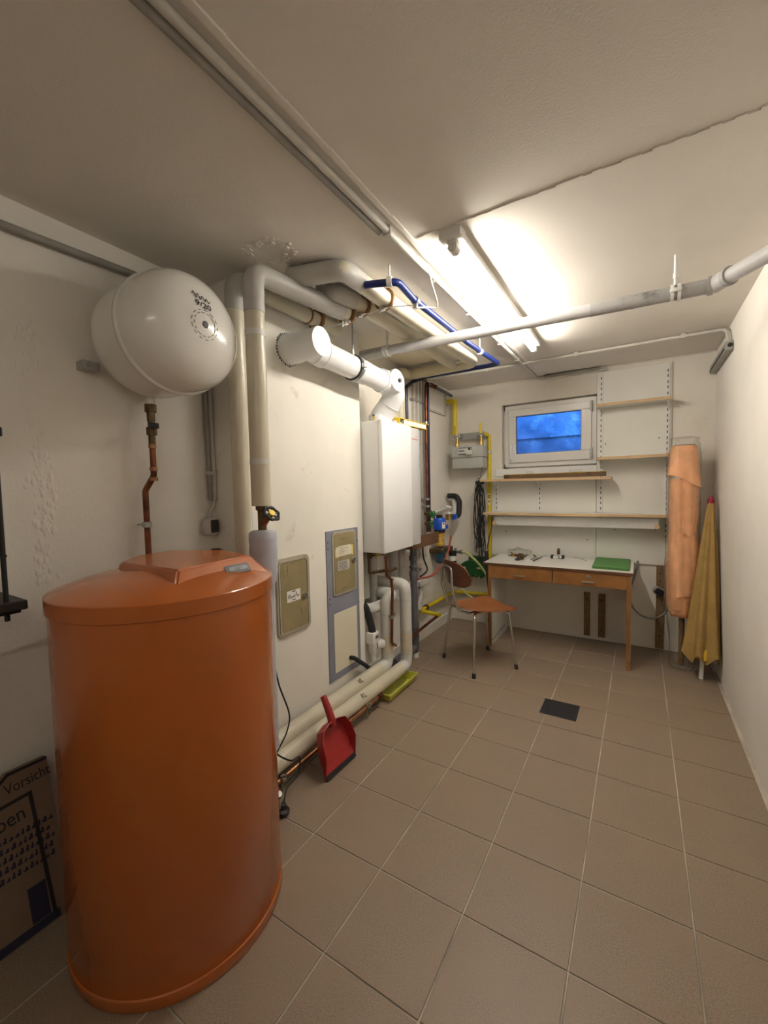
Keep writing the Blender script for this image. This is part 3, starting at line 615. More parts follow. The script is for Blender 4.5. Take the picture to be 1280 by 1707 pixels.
# ------------------------------------------------------------------ rear left wall services
G5 = 'pale cable ducts on the left wall'
for k, y in enumerate((1.93, 2.0, 2.06, 2.115)):
    b = NB(); rbox(b, WX, WX+.026, y, y+.034, .72, 2.262, .004, 1, axis=2); tag(obj('cable_duct', b, 'conduit_pale'), ['first', 'second', 'third', 'fourth'][k]+' upright pale cable duct on the wall behind the boiler, counting from the boiler', 'duct', G5)
b = NB(); box(b, WX, WX+.034, 1.90, 2.16, 2.03, 2.05); tag(obj('duct_strap', b, 'conduit_grey'), 'grey cross strap holding the upright cable ducts', 'strap')
b = NB(); box(b, WX, WX+.02, 2.15, 2.60, 2.00, 2.018); box(b, WX, WX+.02, 2.60, 2.614, 2.00, 2.20); tag(obj('wall_conduit', b, 'conduit_pale'), 'pale conduit with a corner beside the gas pipe, top left wall', 'conduit')
t = thing('copper_riser', (-.2, 2.07, .95), 'tall copper riser right of the boiler with black pipe beside it', 'pipe')
b = NB(); tube(b, [(-.18, 2.045, .94), (-.185, 2.06, 2.12), (-.20, 2.10, 2.20), (-.20, 2.20, 2.205)], .0125, .03, 14); obj('pipe_run', b, 'copper', t)
for z in (1.86, 1.22, 1.16): b = NB(); ring_clamp(b, (-.182, 2.05, z), (0, 0, 1), .0125, .018, .006); box(b, WX, -.19, 2.045, 2.06, z-.008, z+.008); obj('pipe_clip', b, 'steel', t)
b = NB(); cyl(b, (-.20, 2.19, 2.205), (0, 1, 0), .02, .05, 8); cyl(b, (-.20, 2.27, 2.205), (0, 1, 0), .02, .03, 8); cyl(b, (-.20, 2.23, 2.205), (1, 0, -.2), .009, .04, 8); obj('valve', b, 'copper', t)
tag(obj('black_riser', tube(NB(), [(-.175, 2.078, .94), (-.178, 2.092, 2.205)], .0095, 0, 12), 'navy_pipe'), 'slim black riser pipe standing beside the tall copper riser', 'pipe')
tag(obj('top_link_pipe', tube(NB(), [(-.20, 2.29, 2.205), (-.20, 2.66, 2.195)], .014, 0, 12), 'pipe_grey_dark'), 'dark pipe under the ceiling leading to the rear left corner', 'pipe')
tag(obj('feed_pipe', tube(NB(), [(-.20, 1.92, 2.215), (-.20, 2.10, 2.22)], .013, 0, 12), 'brown_board'), 'short brown pipe under the ceiling above the cable ducts', 'pipe')
# brown channel under the riser and manifold
t = thing('brown_channel', (-.15, 1.75, .86), 'brown sheet channel sticking out behind the boiler', 'channel')
b = NB(); box(b, -.20, -.06, 1.54, 1.545, .865, .90); box(b, -.065, -.06, 1.545, 2.0, .865, .955); box(b, -.20, -.06, 1.545, 2.0, .862, .866); obj('sheet', b, 'brown_board', t, None)
b = NB(); box(b, WX, -.20, 1.75, 1.78, .85, .87); obj('bracket', b, 'brown_board', t, None)
for k, (y, z) in enumerate(((1.98, 1.02), (2.03, 1.09), (1.97, 1.10))):
    t = thing('riser_valve', (-.14, y, z-.03), ['lowest', 'right hand', 'left hand'][k]+' green-wheeled valve at the foot of the copper riser', 'valve', 'valves at the copper riser foot')
    b = NB(); cyl(b, (-.17, y, z), (1, 0, 0), .014, .05, 10); obj('valve_body', b, 'brass_dark', t)
    b = NB(); pts = [(-.115, y+.026*math.cos(2*PI*q/18)*(1+.08*math.cos(5*2*PI*q/18)), z+.026*math.sin(2*PI*q/18)) for q in range(18)]; tube(b, pts, .006, 0, 6, closed=True); cyl(b, (-.125, y, z), (1, 0, 0), .012, .015, 10); obj('wheel', b, 'green_plastic', t)
# water filter
fx, fy_ = -.155, 2.235
t = thing('water_filter', (fx, fy_, .68), 'blue headed water filter with ribbed amber bowl', 'filter')
b = NB(); lathe(b, [(.0, .945), (.052, .945), (.056, .955), (.056, 1.03), (.048, 1.048), (.02, 1.052), (0, 1.052)], Matrix.Translation((fx, fy_, 0)), 24); rbox(b, fx+.02, fx+.06, fy_+.02, fy_+.06, .95, .985, .006); hd_ = obj('filter_head', b, 'blue_plastic', t)
b = NB(); cyl(b, (fx, fy_, 1.05), (0, 0, 1), .028, .025, 16); obj('head_cap', b, 'black_plastic', t)
b = NB(); q = plane_m((fx+.0505, fy_-.028, .985), (.48, .87, 0), (0, 0, 1)); prism(b, rrect(.034, .055, .003), .0, .002, q); lb = obj('label_plate', b, 'paper', hd_)
b = NB(); prism(b, rrect(.018, .014, .002), .002, .003, q @ Matrix.Translation((0, .014, 0))); obj('print', b, 'ink_red', hd_)
b = NB(); prof = [(.0, .80), (.034, .80)]
for k in range(9): prof += [(.038, .802+.0145*k), (.042, .808+.0145*k), (.038, .814+.0145*k)]
lathe(b, prof+[(.046, .935), (.05, .948), (0, .948)], Matrix.Translation((fx, fy_, 0)), 24); obj('bowl', b, 'amber', t, 50)
b = NB(); ring_clamp(b, (fx, fy_, .935), (0, 0, 1), .044, .03, .006); obj('bowl_ring', b, 'black_plastic', t)
b = NB(); tube(b, [(fx+.01, fy_, .80), (fx+.01, fy_, .775), (fx+.03, fy_-.0, .76)], .012, .01, 10); obj('drain_cock', b, 'brass_dark', t)
t = thing('gauge_block', (-.12, 2.40, .99), 'brass pressure reducer with white cap above the blue filter', 'gauge')
b = NB(); cyl(b, (-.13, 2.38, 1.02), (0, 0, 1), .03, .055, 16); cyl(b, (-.13, 2.38, 1.045), (0, 1, 0), .016, .1, 12); obj('reducer_body', b, 'brass', t)
b = NB(); cyl(b, (-.13, 2.38, 1.075), (0, 0, 1), .034, .02, 16); cyl(b, (-.13, 2.38, 1.13), (.2, .2, 1), .032, .018, 16); obj('white_cap', b, 'white_pvc', t)
b = NB(); cyl(b, (-.12, 2.46, 1.04), (0, 1, 0), .028, .05, 16); obj('blue_union', b, 'blue_plastic', t)
tag(obj('pipe_sleeve', tube(NB(), [(-.12, 2.50, 1.04), (-.10, 2.56, 1.05), (-.10, 2.58, 1.18), (-.14, 2.60, 1.235), (-.225, 2.6, 1.235)], .024, .05, 16), 'black_rubber'), 'black foam pipe sleeve arching to the rear corner', 'insulation')
tag(obj('waste_bend', tube(NB(), [(-.16, 2.60, 1.05), (-.155, 2.62, 1.12), (-.17, 2.64, 1.20), (-.24, 2.66, 1.215)], .03, .04, 18), 'white_pvc'), 'white plastic bend under the black foam arch in the corner', 'pipe')
tag(obj('white_wall_pipe', tube(NB(), [(WX+.02, 2.12, 1.07), (WX+.02, 2.60, 1.12)], .012, 0, 12), 'white_pvc'), 'white sloping pipe on the wall behind the blue filter', 'pipe')
# pressure vessel / pump below filter
t = thing('dark_filter_bowl', (-.16, 2.40, .42), 'dark teal and black filter housing below the blue filter', 'filter')
b = NB(); lathe(b, [(0, .64), (.03, .64), (.048, .66), (.05, .74), (.03, .76), (0, .76)], Matrix.Translation((-.17, 2.27, 0)), 20); obj('housing', b, 'teal_dark', t)
b = NB(); lathe(b, [(0, .44), (.035, .44), (.04, .45), (.04, .60), (.036, .62), (.036, .73), (0, .73)], Matrix.Translation((-.12, 2.44, 0)), 20); obj('canister', b, 'black_plastic', t)
b = NB(); cyl(b, (-.12, 2.44, .64), (0, 0, 1), .0375, .045, 20); obj('canister_label', b, 'paper', t)
b = NB(); rbox(b, WX, -.13, 2.22, 2.48, .73, .77, .006); obj('manifold', b, 'brass_dark', t)
b = NB(); tube(b, spline([onx(752, 893, -.08), onx(750, 905, -.08), onx(745, 925, -.06), onx(733, 947, -.05), onx(718, 960, -.06), onx(697, 965, -.10)], 8), .009, 0, 10); tag(obj('red_hose', b, 'red_hose'), 'thin red hose sagging from the filter to the grey drain', 'hose')
b = NB(); tube(b, spline([onx(704, 905, -.12), onx(706, 930, -.12), onx(712, 950, -.10), onx(700, 962, -.10)], 6), .007, 0, 8); tag(obj('black_hose', b, 'black_rubber'), 'thin black hose looping beside the grey drain stack', 'hose')
t = thing('pipe_trough', (-.2, 1.93, .36), 'pale grey funnel trough on the wall right of the drain stack', 'trough')
b = NB(); box(b, WX, -.17, 1.85, 2.05, .50, .505); box(b, -.175, -.17, 1.85, 2.05, .50, .55); box(b, WX, -.17, 1.85, 1.855, .5, .55); box(b, WX, -.17, 2.045, 2.05, .5, .55); obj('trough_body', b, 'white_pvc', t, None)
b = NB(); tube(b, [(-.21, 1.95, .50), (-.21, 1.95, .42), (-.21, 1.93, .33), (-.21, 1.93, .30)], .018, .03, 12); obj('outlet', b, 'white_pvc', t)
b = NB(); tube(b, [(-.22, 1.9, .55), (-.20, 1.93, .62), (-.22, 1.98, .63)], .012, .02, 10); obj('inlet', b, 'conduit_grey', t)

# ------------------------------------------------------------------ gas line
GX = -.168
t = thing('gas_inlet_pipe', (GX, 2.64, 1.79), 'yellow gas pipe dropping to the meter from the rear left corner', 'pipe')
b = NB(); tube(b, [(WX, 2.64, 2.135), (GX+.01, 2.64, 2.14), (GX+.01, 2.62, 1.80)], .0215, .02, 18); obj('pipe_run', b, 'yellow_pipe', t)
for p_, d_ in (((GX-.03, 2.64, 2.138), (1, 0, 0)), ((GX+.01, 2.637, 2.085), (0, 0, 1))): b = NB(); cyl(b, p_, d_, .026, .02, 18); obj('elbow_ring', b, 'yellow_pipe', t)
b = NB(); cyl(b, (WX-.01, 2.64, 2.135), (1, 0, 0), .04, .014, 18); obj('wall_sleeve', b, 'brown_board', t)
t = thing('gas_meter', (-.01, 2.60, 1.487), 'grey gas meter box between two yellow gas pipes', 'meter')
b = NB(); rbox(b, -.158, .142, 2.54, 2.69, 1.592, 1.695, .008); rbox(b, -.155, .139, 2.543, 2.69, 1.487, 1.590, .008); obj('meter_case', b, 'meter_grey', t)
b = NB(); box(b, -.160, .146, 2.535, 2.69, 1.588, 1.594); obj('case_flange', b, 'conduit_grey', t, None)
b = NB(); rbox(b, -.085, .035, 2.515, 2.545, 1.622, 1.672, .005); rbox(b, -.01, .05, 2.51, 2.545, 1.61, 1.65, .004); cn = obj('counter', b, 'meter_pale', t)
b = NB(); box(b, -.075, -.02, 2.5135, 2.5145, 1.643, 1.652); obj('counter_window', b, 'ink', cn, None)
b = NB(); box(b, .014, .034, 2.5135, 2.5145, 1.652, 1.672); obj('counter_mark', b, 'ink', cn, None)
b = NB(); box(b, -.09, .04, 2.5395, 2.541, 1.615, 1.68); obj('counter_frame', b, 'pipe_grey_dark', t, None)
b = NB(); box(b, -.13, .12, 2.655, 2.665, 1.765, 1.825); cyl(b, (-.04, 2.655, 1.795), (0, -1, 0), .012, .004, 12); obj('mounting_plate', b, 'galv', t, None)
b = NB(); box(b, -.03, 0, 2.66, BY, 1.77, 1.82); obj('plate_stay', b, 'galv', t, None)
for x in (-.128, .105):
    b = NB(); cyl(b, (x, 2.61, 1.69), (0, 0, 1), .022, .04, 8); cyl(b, (x, 2.61, 1.72), (0, 0, 1), .015, .06, 12); obj('meter_union', b, 'brass', t)
    b = NB(); cyl(b, (x, 2.61, 1.775), (0, 0, 1), .024, .045, 12); cyl(b, (x-.03, 2.60, 1.797), (1, 0, 0), .016, .06, 12); obj('ball_valve', b, 'galv', t)
    b = NB(); rbox(b, x-.007, x+.011, 2.575, 2.582, 1.80, 1.895, .003); obj('valve_lever', b, 'yellow_plastic', t)
t = thing('gas_outlet_pipe', (.147, 2.70, .28), 'yellow gas pipe from the meter down behind the shelves', 'pipe')
b = NB(); tube(b, [(.115, 2.62, 1.80), (.14, 2.66, 1.80), (.147, 2.7125, 1.79), (.147, 2.7125, .285), (-.215, 2.69, .28), (-.215, 1.95, .282), (-.06, 1.95, .27)], .0165, .02, 16); obj('pipe_run', b, 'yellow_pipe', t)
for p_, d_ in (((-.07, 1.95, .2705), (1, 0, -.05)), ((-.215, 1.97, .282), (0, 1, 0))): b = NB(); cyl(b, p_, d_, .021, .035, 14); obj('pipe_socket', b, 'yellow_pipe', t)
b = NB(); ring_clamp(b, (.147, 2.7125, 1.635), (0, 0, 1), .0165, .024, .007); rbox(b, .12, .135, 2.69, 2.71, 1.625, 1.645, .003); obj('pipe_clip', b, 'steel', t)
b = NB(); ring_clamp(b, (-.215, 2.06, .282), (0, 1, 0), .0165, .03, .008); tube(b, [(-.215, 2.06, .282), (WX, 2.06, .27)], .006); obj('pipe_clip', b, 'brass_dark', t)
b = NB(); prism(b, rrect(.034, .11, .002), 0, .0008, plane_m((.147, 2.6955, 1.145+.05), (1, 0, 0), (0, 0, 1))); tg = obj('sticker', b, 'paper_yellow', t)
for z in (1.17, 1.21, 1.225): b = NB(); box(b, .137, .157, 2.6935, 2.695, z, z+.008); obj('sticker_print', b, 'ink', t, None)
t = tag(obj('steel_stub_pipe', tube(NB(), [(-.055, 1.95, .268), (-.06, 1.92, .255), onx(680, 1066, -.10)], .0115, .01, 12), 'copper'), 'brown pipe sloping from the yellow gas stub to the drain stack', 'pipe')

# ------------------------------------------------------------------ cable bundle, hose, hose holder on the back wall
t = thing('cable_bundle', (.105, 2.60, .62), 'bundle of looped black cables hanging left of the shelves', 'cable')
for k in range(15):
    cx_ = .097+random.uniform(-.048, .048); wv = random.uniform(.006, .024); zt = random.uniform(1.36, 1.40); zb = random.uniform(.66, .86) if k % 3 else random.uniform(.60, .68)
    yy = 2.58+random.uniform(-.025, .025); pts = []
    for q in range(28):
        a = 2*PI*q/28; s_ = math.sin(a); pts.append((cx_*(1 if True else 0)+wv*math.cos(a)*(1+.3*math.sin(3*a+k))+.006*math.sin(5*a+k*1.7)+(.097-cx_)*max(0, s_)**6, yy+.006*math.cos(2*a+k), (zt+zb)/2+(zt-zb)/2*s_))
    b = NB(); tube(b, pts, random.uniform(.0026, .0036), 0, 6, closed=True); obj('cable_loop', b, 'black_rubber', t)
b = NB(); ring_clamp(b, (.098, 2.58, 1.352), (0, 0, 1), .034, .03, .006, 16); obj('binding', b, 'black_rubber', t)
b = NB(); tube(b, [(.10, 2.58, 1.39), (.125, 2.66, 1.60), (.128, 2.69, 1.628)], .0025, 0, 6); obj('hanging_loop', b, 'black_rubber', t)
t = thing('hose_holder', (.0, 2.66, .47), 'dark green plastic hose holder on the back wall by the desk', 'hose holder')
hpz = .535
pl = [(-.13, -.01)]+[(-.13+.0, -.0)]+[(.005+.125*math.cos(PI-PI*k/14), .0+.085*math.sin(PI-PI*k/14)) for k in range(15)]+[(.13, -.06), (.04, -.055), (-.03, -.045)]
b = NB(); prism(b, pl, 0, .05, plane_m((.0, 2.66, hpz), (1, 0, 0), (0, 0, 1))); obj('holder_body', b, 'green_plastic', t)
b = NB(); rbox(b, -.06, .13, 2.69, BY, hpz-.01, hpz+.115, .01); obj('back_plate', b, 'green_plastic', t)
for k in range(4): x = -.07+.05*k; b = NB(); rbox(b, x, x+.03, 2.60, 2.655, hpz-.075, hpz-.05, .008); obj('hook_lug', b, 'green_plastic', t)
t = thing('garden_tap', (-.1, 2.6, .72), 'metal tap on the rear left wall with hose fitting', 'tap')
b = NB(); tube(b, [(WX, 2.50, .70), (-.12, 2.50, .71), (-.08, 2.50, .715)], .014, 0, 12); cyl(b, (-.115, 2.50, .70), (0, 0, 1), .012, .05, 10); cyl(b, (-.08, 2.50, .714), (1, 0, .0), .02, .03, 12); obj('tap_body', b, 'steel', t)
G6 = 'pale green garden hose loops'
for k, pts in enumerate(([(-.055, 2.50, .714), (.0, 2.51, .70), (.10, 2.54, .60), (.17, 2.57, .48), (.205, 2.60, .35), (.20, 2.62, .10)], [(.07, 2.57, .56), (.13, 2.56, .55), (.175, 2.57, .45), (.18, 2.60, .33), (.08, 2.60, .24), (-.08, 2.57, .34), (-.12, 2.58, .45), (-.05, 2.58, .56)])):
    b = NB(); tube(b, spline(pts, 8), .011, 0, 10); tag(obj('garden_hose', b, 'hose_green'), ['pale green hose arching from the tap over the holder', 'pale green hose loop hanging below the holder'][k], 'hose', G6)
b = NB(); tube(b, spline([(.15, 2.59, .72), (.175, 2.56, .50), (.19, 2.57, .30), (.18, 2.58, .06)], 8), .018, 0, 10); tag(obj('dark_cable_hank', b, 'black_rubber'), 'black cable hank standing behind the left desk leg', 'cable')
b = NB(); tube(b, spline([(.20, 2.62, 1.05), (.195, 2.61, .95), (.165, 2.60, .80), (.15, 2.60, .70)], 6), .004, 0, 8); tag(obj('loose_cable', b, 'black_rubber'), 'thin black cable dangling in front of the yellow gas pipe', 'cable')

# ------------------------------------------------------------------ panels, rails and shelves on the back wall
PYF = 2.712
b = NB(); rbox(b, 1.047, 1.552, PYF, BY, .672, 2.222, .002, 1); tp_ = tag(obj('wall_panel', b, 'melamine', None, 30), 'tall white board on the wall right of the window', 'panel', 'white boards behind the shelves')
b = NB(); rbox(b, .165, 1.044, PYF, BY, .672, 1.402, .002, 1); lp_ = tag(obj('wall_panel', b, 'melamine', None, 30), 'low wide white board on the wall below the window', 'panel', 'white boards behind the shelves')
for par, pts in ((tp_, ((1.11, 1.64), (1.475, 1.66), (1.18, .94), (1.46, .95))), (lp_, ((.3, .9), (.98, .85)))):
    for (x, z) in pts: b = NB(); cyl(b, (x, PYF+.002, z), (0, -1, 0), .005, .004, 8); obj('screw_hole', b, 'ink', par)
def rail(x, z0, z1, label):
    t = thing('slotted_rail', (x, PYF, z0), label, 'shelf rail', 'slotted shelf rails')
    b = NB(); box(b, x-.013, x+.013, PYF-.012, PYF, z0, z1); obj('rail_strip', b, 'white_paint', t, None)
    b = NB(); z = z0+.02; k = 0
    while z < z1-.03:
        box(b, x-.003, x+.003, PYF-.0128, PYF-.0118, z, z+.022); z += .038 if k % 2 else .046; k += 1
    o = obj('slots', b, 'ink', t, None); o['kind'] = 'stuff'
rail(1.078, 1.085, 2.19, 'long slotted white shelf rail on the window side of the tall board')
rail(1.525, .70, 2.20, 'long slotted white shelf rail beside the wrapped parasol')
rail(.60, 1.085, 1.375, 'short slotted white shelf rail in the middle under the window')
rail(.215, 1.085, 1.38, 'short slotted white shelf rail nearest the yellow gas pipe')
def shelf(x0, x1, y0, z0, zr, label, brk, th=.019):
    t = thing('shelf_board', ((x0+x1)/2, (y0+PYF)/2, z0), label, 'shelf', 'wooden shelves on the back wall')
    b = NB(); v = box(b, x0, x1, y0, PYF-.014, z0, z0+th)
    for q in v:
        q.co.z += zr*(q.co.x-x0)/(x1-x0)
    obj('board', b, 'melamine', t, None)
    b = NB(); v = box(b, x0-.001, x1+.001, y0-.002, y0, z0-.001, z0+th+.001); box(b, x0-.002, x0, y0-.002, PYF-.014, z0-.001, z0+th+.001); v2 = box(b, x1, x1+.002, y0-.002, PYF-.014, z0-.001, z0+th+.001)
    for q in b.verts: q.co.z += zr*(q.co.x-x0)/(x1-x0)
    obj('wood_edge', b, 'wood_pale', t, None)
    for x in brk:
        b = NB(); z = z0+zr*(x-x0)/(x1-x0); prism(b, [(PYF-.013, -.001), (y0+.03, -.001), (y0+.03, -.016), (PYF-.013, -.05)], -.002, .002, Matrix(((0, 0, 1, x), (1, 0, 0, 0), (0, 1, 0, z), (0, 0, 0, 1)))); obj('bracket', b, 'white_paint', t, None)
    return t
shelf(1.052, 1.552, 2.575, 1.926, 0, 'top wooden shelf on the tall white board', (1.078, 1.525))
shelf(1.062, 1.562, 2.53, 1.506, 0, 'second wooden shelf on the tall board, level with the window base', (1.078, 1.525))
shelf(.118, 1.160, 2.53, 1.362, -.01, 'wooden shelf under the window carrying the long wooden level', (.215, .60, 1.078))
sh4 = shelf(.145, 1.540, 2.53, 1.062, -.004, 'longest wooden shelf above the desk with metal strip below', (.215, .60, 1.078, 1.525))
t = thing('metal_strip', (.85, 2.62, .985), 'long aluminium strip hanging under the longest shelf', 'strip')
b = NB(); v = box(b, .235, 1.475, 2.575, 2.60, .968, 1.045); obj('strip_body', b, 'alu', t, None)
for x in (.235, 1.465): b = NB(); cyl(b, (x, 2.577, .985), (0, -1, 0), .017, .02, 14); obj('wooden_end', b, 'wood_pale', t)
b = NB(); box(b, .535, .60, 2.573, 2.5745, .985, 1.03); obj('paper_tag', b, 'paper', t, None)
for k in range(4): b = NB(); box(b, .542+.013*k, .549+.013*k, 2.5722, 2.5728, .995, 1.022); obj('tag_print', b, 'conduit_pale', t, None)
# wooden level on shelf
t = thing('wooden_level', (.71, 2.58, 1.372), 'long dark wooden spirit level lying on the shelf below the window', 'level')
b = NB(); rbox(b, .325, 1.125, 2.555, 2.585, 1.377, 1.415, .003, 1); lb_ = obj('level_body', b, 'wood_level', t, 30)
b = NB(); box(b, .325, 1.125, 2.5535, 2.5865, 1.411, 1.417); obj('brass_edge', b, 'brass', t, None)
for x in (.33, .98, 1.08): b = NB(); box(b, x, x+.04, 2.5525, 2.5545, 1.379, 1.413); obj('brass_plate', b, 'brass_dark', t, None)
for k, (x, w_) in enumerate(((.52, .05), (.86, .09))):
    b = NB(); rbox(b, x, x+w_, 2.55, 2.60, 1.418, 1.438, .006); tag(obj('plastic_packet', b, 'cling', None, 40), ['small clear packet on the wooden level, nearer the gas pipe', 'longer clear packet on the wooden level, nearer the tall board'][k], 'packet', 'clear packets on the wooden level')

# battens
G7 = 'dark wooden battens on the lower back wall'
for (x0, x1, z0, z1, nm) in ((.955, 1.002, .03, .40, 'left one of the close pair of brown battens under the desk'), (1.065, 1.115, .03, .395, 'right one of the close pair of brown battens under the desk'), (1.468, 1.522, .012, .668, 'longest brown batten right of the desk under the board')):
    t = thing('wall_batten', ((x0+x1)/2, BY-.01, z0), nm, 'batten', G7)
    b = NB(); rbox(b, x0, x1, BY-.018, BY, z0, z1, .002, 1); obj('strip', b, 'wood_batten', t, 30)
    for z in ((z0+.06, z1-.05) if z1 < .5 else (z0+.1, z1-.06, z1-.12)): b = NB(); cyl(b, ((x0+x1)/2, BY-.017, z), (0, -1, 0), .006, .004, 8); obj('screw', b, 'ink', t)
t = thing('hanging_socket', (1.49, 2.69, .43), 'dark socket on a grey cable hanging right of the desk', 'socket')
b = NB(); rbox(b, 1.445, 1.535, 2.65, 2.70, .445, .505, .02, 3, Matrix.Translation((1.49, 2.675, .475)) @ Matrix.Rotation(.5, 4, 'Y') @ Matrix.Translation((-1.49, -2.675, -.475))); obj('socket_case', b, 'conduit_grey', t)
b = NB(); rbox(b, 1.458, 1.522, 2.642, 2.655, .453, .497, .012, 3, Matrix.Translation((1.49, 2.675, .475)) @ Matrix.Rotation(.5, 4, 'Y') @ Matrix.Translation((-1.49, -2.675, -.475))); obj('socket_face', b, 'navy_glass', t)
b = NB(); tube(b, spline([(1.345, 2.70, .70), (1.33, 2.69, .60), (1.295, 2.68, .47), (1.30, 2.67, .36), (1.36, 2.66, .28), (1.46, 2.655, .265), (1.54, 2.66, .34), (1.535, 2.675, .44)], 8), .0075, 0, 10); obj('supply_cable', b, 'conduit_grey', t)

# ------------------------------------------------------------------ desk
DZ, DX0, DX1, DY0, DY1 = .695, .262, 1.318, 2.165, 2.66
t = thing('writing_desk', (.79, 2.41, 0), 'wooden desk with white top and two drawers against the back wall', 'desk')
b = NB(); box(b, DX0, DX1, DY0+.003, DY1, DZ-.018, DZ); obj('desk_top', b, 'melamine', t, None)
b = NB(); box(b, DX0-.002, DX1+.002, DY0-.001, DY0+.003, DZ-.02, DZ-.001); box(b, DX0-.003, DX0, DY0, DY1, DZ-.02, DZ-.001); box(b, DX1, DX1+.003, DY0, DY1, DZ-.02, DZ-.001); obj('top_edge', b, 'wood_dark', t, None)
for x in (.300, 1.282):
    b = NB(); box(b, x, x+.022, DY0+.012, DY1-.02, .0, DZ-.02); o = obj('side_panel', b, 'melamine', t, None)
    b2 = NB(); box(b2, x-.002, x+.024, DY0+.006, DY0+.013, .0, DZ-.02); obj('panel_edge', b2, 'wood_desk', o, None)
    if x < 1:
        for k in range(7):
            b2 = NB(); cyl(b2, (x+.0225, DY0+.05+.055*k, .045+.004*k), (1, 0, 0), .008, .0015, 10); obj('chip', b2, 'ink', o)
    else:
        b2 = NB()
        for k in range(14):
            tt = bmesh.new(); bmesh.ops.create_icosphere(tt, subdivisions=1, radius=random.uniform(.006, .012)); join(b2, tt, Matrix.Translation((x-.001+random.uniform(0, .01), DY0+.008+random.uniform(0, .03), random.uniform(.005, .11))) @ Matrix.Diagonal((.4, .6, 1, 1)))
        obj('worn_corner', b2, 'ink', o)
b = NB(); box(b, .322, 1.282, DY1-.06, DY1-.045, .50, DZ-.02); obj('back_rail', b, 'melamine', t, None)
b = NB(); box(b, .322, 1.282, DY0+.03, DY1-.07, DZ-.024, DZ-.018); obj('drawer_case', b, 'wood_dark', t, None)
for (x0, x1) in ((.305, .792), (.797, 1.282)):
    b = NB(); rbox(b, x0, x1, DY0+.004, DY0+.024, .572, DZ-.021, .002, 1); d = obj('drawer', b, 'wood_desk', t, 30)
    b = NB(); box(b, x0+.01, x1-.01, DY0+.024, DY1-.1, .576, .66); obj('drawer_box', b, 'wood_dark', d, None)
    cx_ = (x0+x1)/2-.0
    b = NB(); rbox(b, cx_-.042, cx_+.042, DY0-.018, DY0-.008, .604, .614, .003); box(b, cx_-.036, cx_-.03, DY0-.012, DY0+.006, .604, .614); box(b, cx_+.03, cx_+.036, DY0-.012, DY0+.006, .604, .614); obj('handle', b, 'steel', d)
    b = NB(); cyl(b, (cx_, DY0+.005, .644), (0, -1, 0), .014, .006, 16); obj('lock_rosette', b, 'brass' if x0 < .5 else 'steel', d)
    b = NB(); cyl(b, (cx_, DY0-.0008, .642), (0, -1, 0), .005, .001, 10); obj('keyhole', b, 'ink', d)
# things on the desk
def desk(u, v): return onz(u, v, DZ)
q = desk(1018, 943)
t = thing('green_mat', (q.x, q.y, DZ), 'folded green felt mat lying on the desk corner', 'mat')
A_ = [desk(985, 948), desk(1050, 953), desk(1052, 935), desk(993, 931)]
for k, (z0, z1, off) in enumerate(((0, .008, 0), (.0084, .016, .006))):
    b = NB(); poly = [((a.x-q.x)*.97, (a.y-q.y)*.93+off) for a in A_]; prism(b, poly, z0, z1, Matrix.Translation((q.x, q.y, DZ))); bmesh.ops.bevel(b, geom=b.edges[:], offset=.0035, segments=2, affect='EDGES'); obj('fold', b, 'green_mat', t)
q = desk(929, 931)
t = thing('game_box', (q.x, q.y, DZ), 'small black and white carton lying on the desk middle', 'box')
b = NB(); rbox(b, q.x-.052, q.x+.052, q.y-.02, q.y+.03, DZ, DZ+.028, .003, 1); cb = obj('carton', b, 'ink', t, 30)
b = NB(); box(b, q.x-.03, q.x+.012, q.y-.021, q.y-.0195, DZ+.002, DZ+.024); box(b, q.x+.018, q.x+.036, q.y-.021, q.y-.0195, DZ+.006, DZ+.026); box(b, q.x-.028, q.x+.03, q.y-.018, q.y+.026, DZ+.028, DZ+.0285); obj('white_print', b, 'paper', cb, None)
t = thing('brown_vial', (q.x+.0, q.y+.06, DZ), 'small brown bottle standing behind the black and white carton', 'bottle')
b = NB(); lathe(b, [(0, 0), (.013, 0), (.013, .055), (.010, .062), (0, .062)], Matrix.Translation((q.x, q.y+.055, DZ)), 14); obj('glass', b, 'wood_dark', t)
b = NB(); lathe(b, [(.011, .062), (.011, .078), (0, .08)], Matrix.Translation((q.x, q.y+.055, DZ)), 14); obj('cap', b, 'wood_level', t)
q = desk(868, 928)
t = thing('hardware_bag', (q.x-.02, q.y, DZ), 'clear plastic bag of small metal parts on the desk', 'bag')
for k in range(26):
    b = NB(); px_, py_ = q.x+random.gauss(-.02, .045), q.y+random.gauss(.03, .035); s_ = random.uniform(.007, .015)
    if k % 3 == 0: cyl(b, (px_, py_, DZ+random.uniform(0, .012)), (random.uniform(-1, 1), random.uniform(-1, 1), .3), s_*.6, s_*2.4, 8)
    elif k % 3 == 1: rbox(b, px_-s_, px_+s_, py_-s_*.7, py_+s_*.7, DZ, DZ+s_*1.4, .002, 1)
    else: lathe(b, [(s_*.5, 0), (s_, 0), (s_, s_*.8), (s_*.5, s_*.8), (s_*.5, 0)], Matrix.Translation((px_, py_, DZ)), 10)
    obj('metal_part', b, random.choice(['brass', 'brass_dark', 'copper', 'steel', 'pipe_grey_dark']), t)
b = NB(); tt = bmesh.new(); bmesh.ops.create_icosphere(tt, subdivisions=4, radius=1.0)
for v in tt.verts:
    c = v.co; n_ = 1+.09*math.sin(7*c.x+3*c.z)+.08*math.sin(8*c.y+5*c.x)+.04*math.sin(13*c.z+7*c.y)
    v.co = Vector((c.x*.10*n_, c.y*.075*n_, (c.z+1)*.032*n_))
    if c.x > .2 and c.z > .1: v.co += Vector((.05, .02, .10))*((c.x-.2)*c.z*1.6)
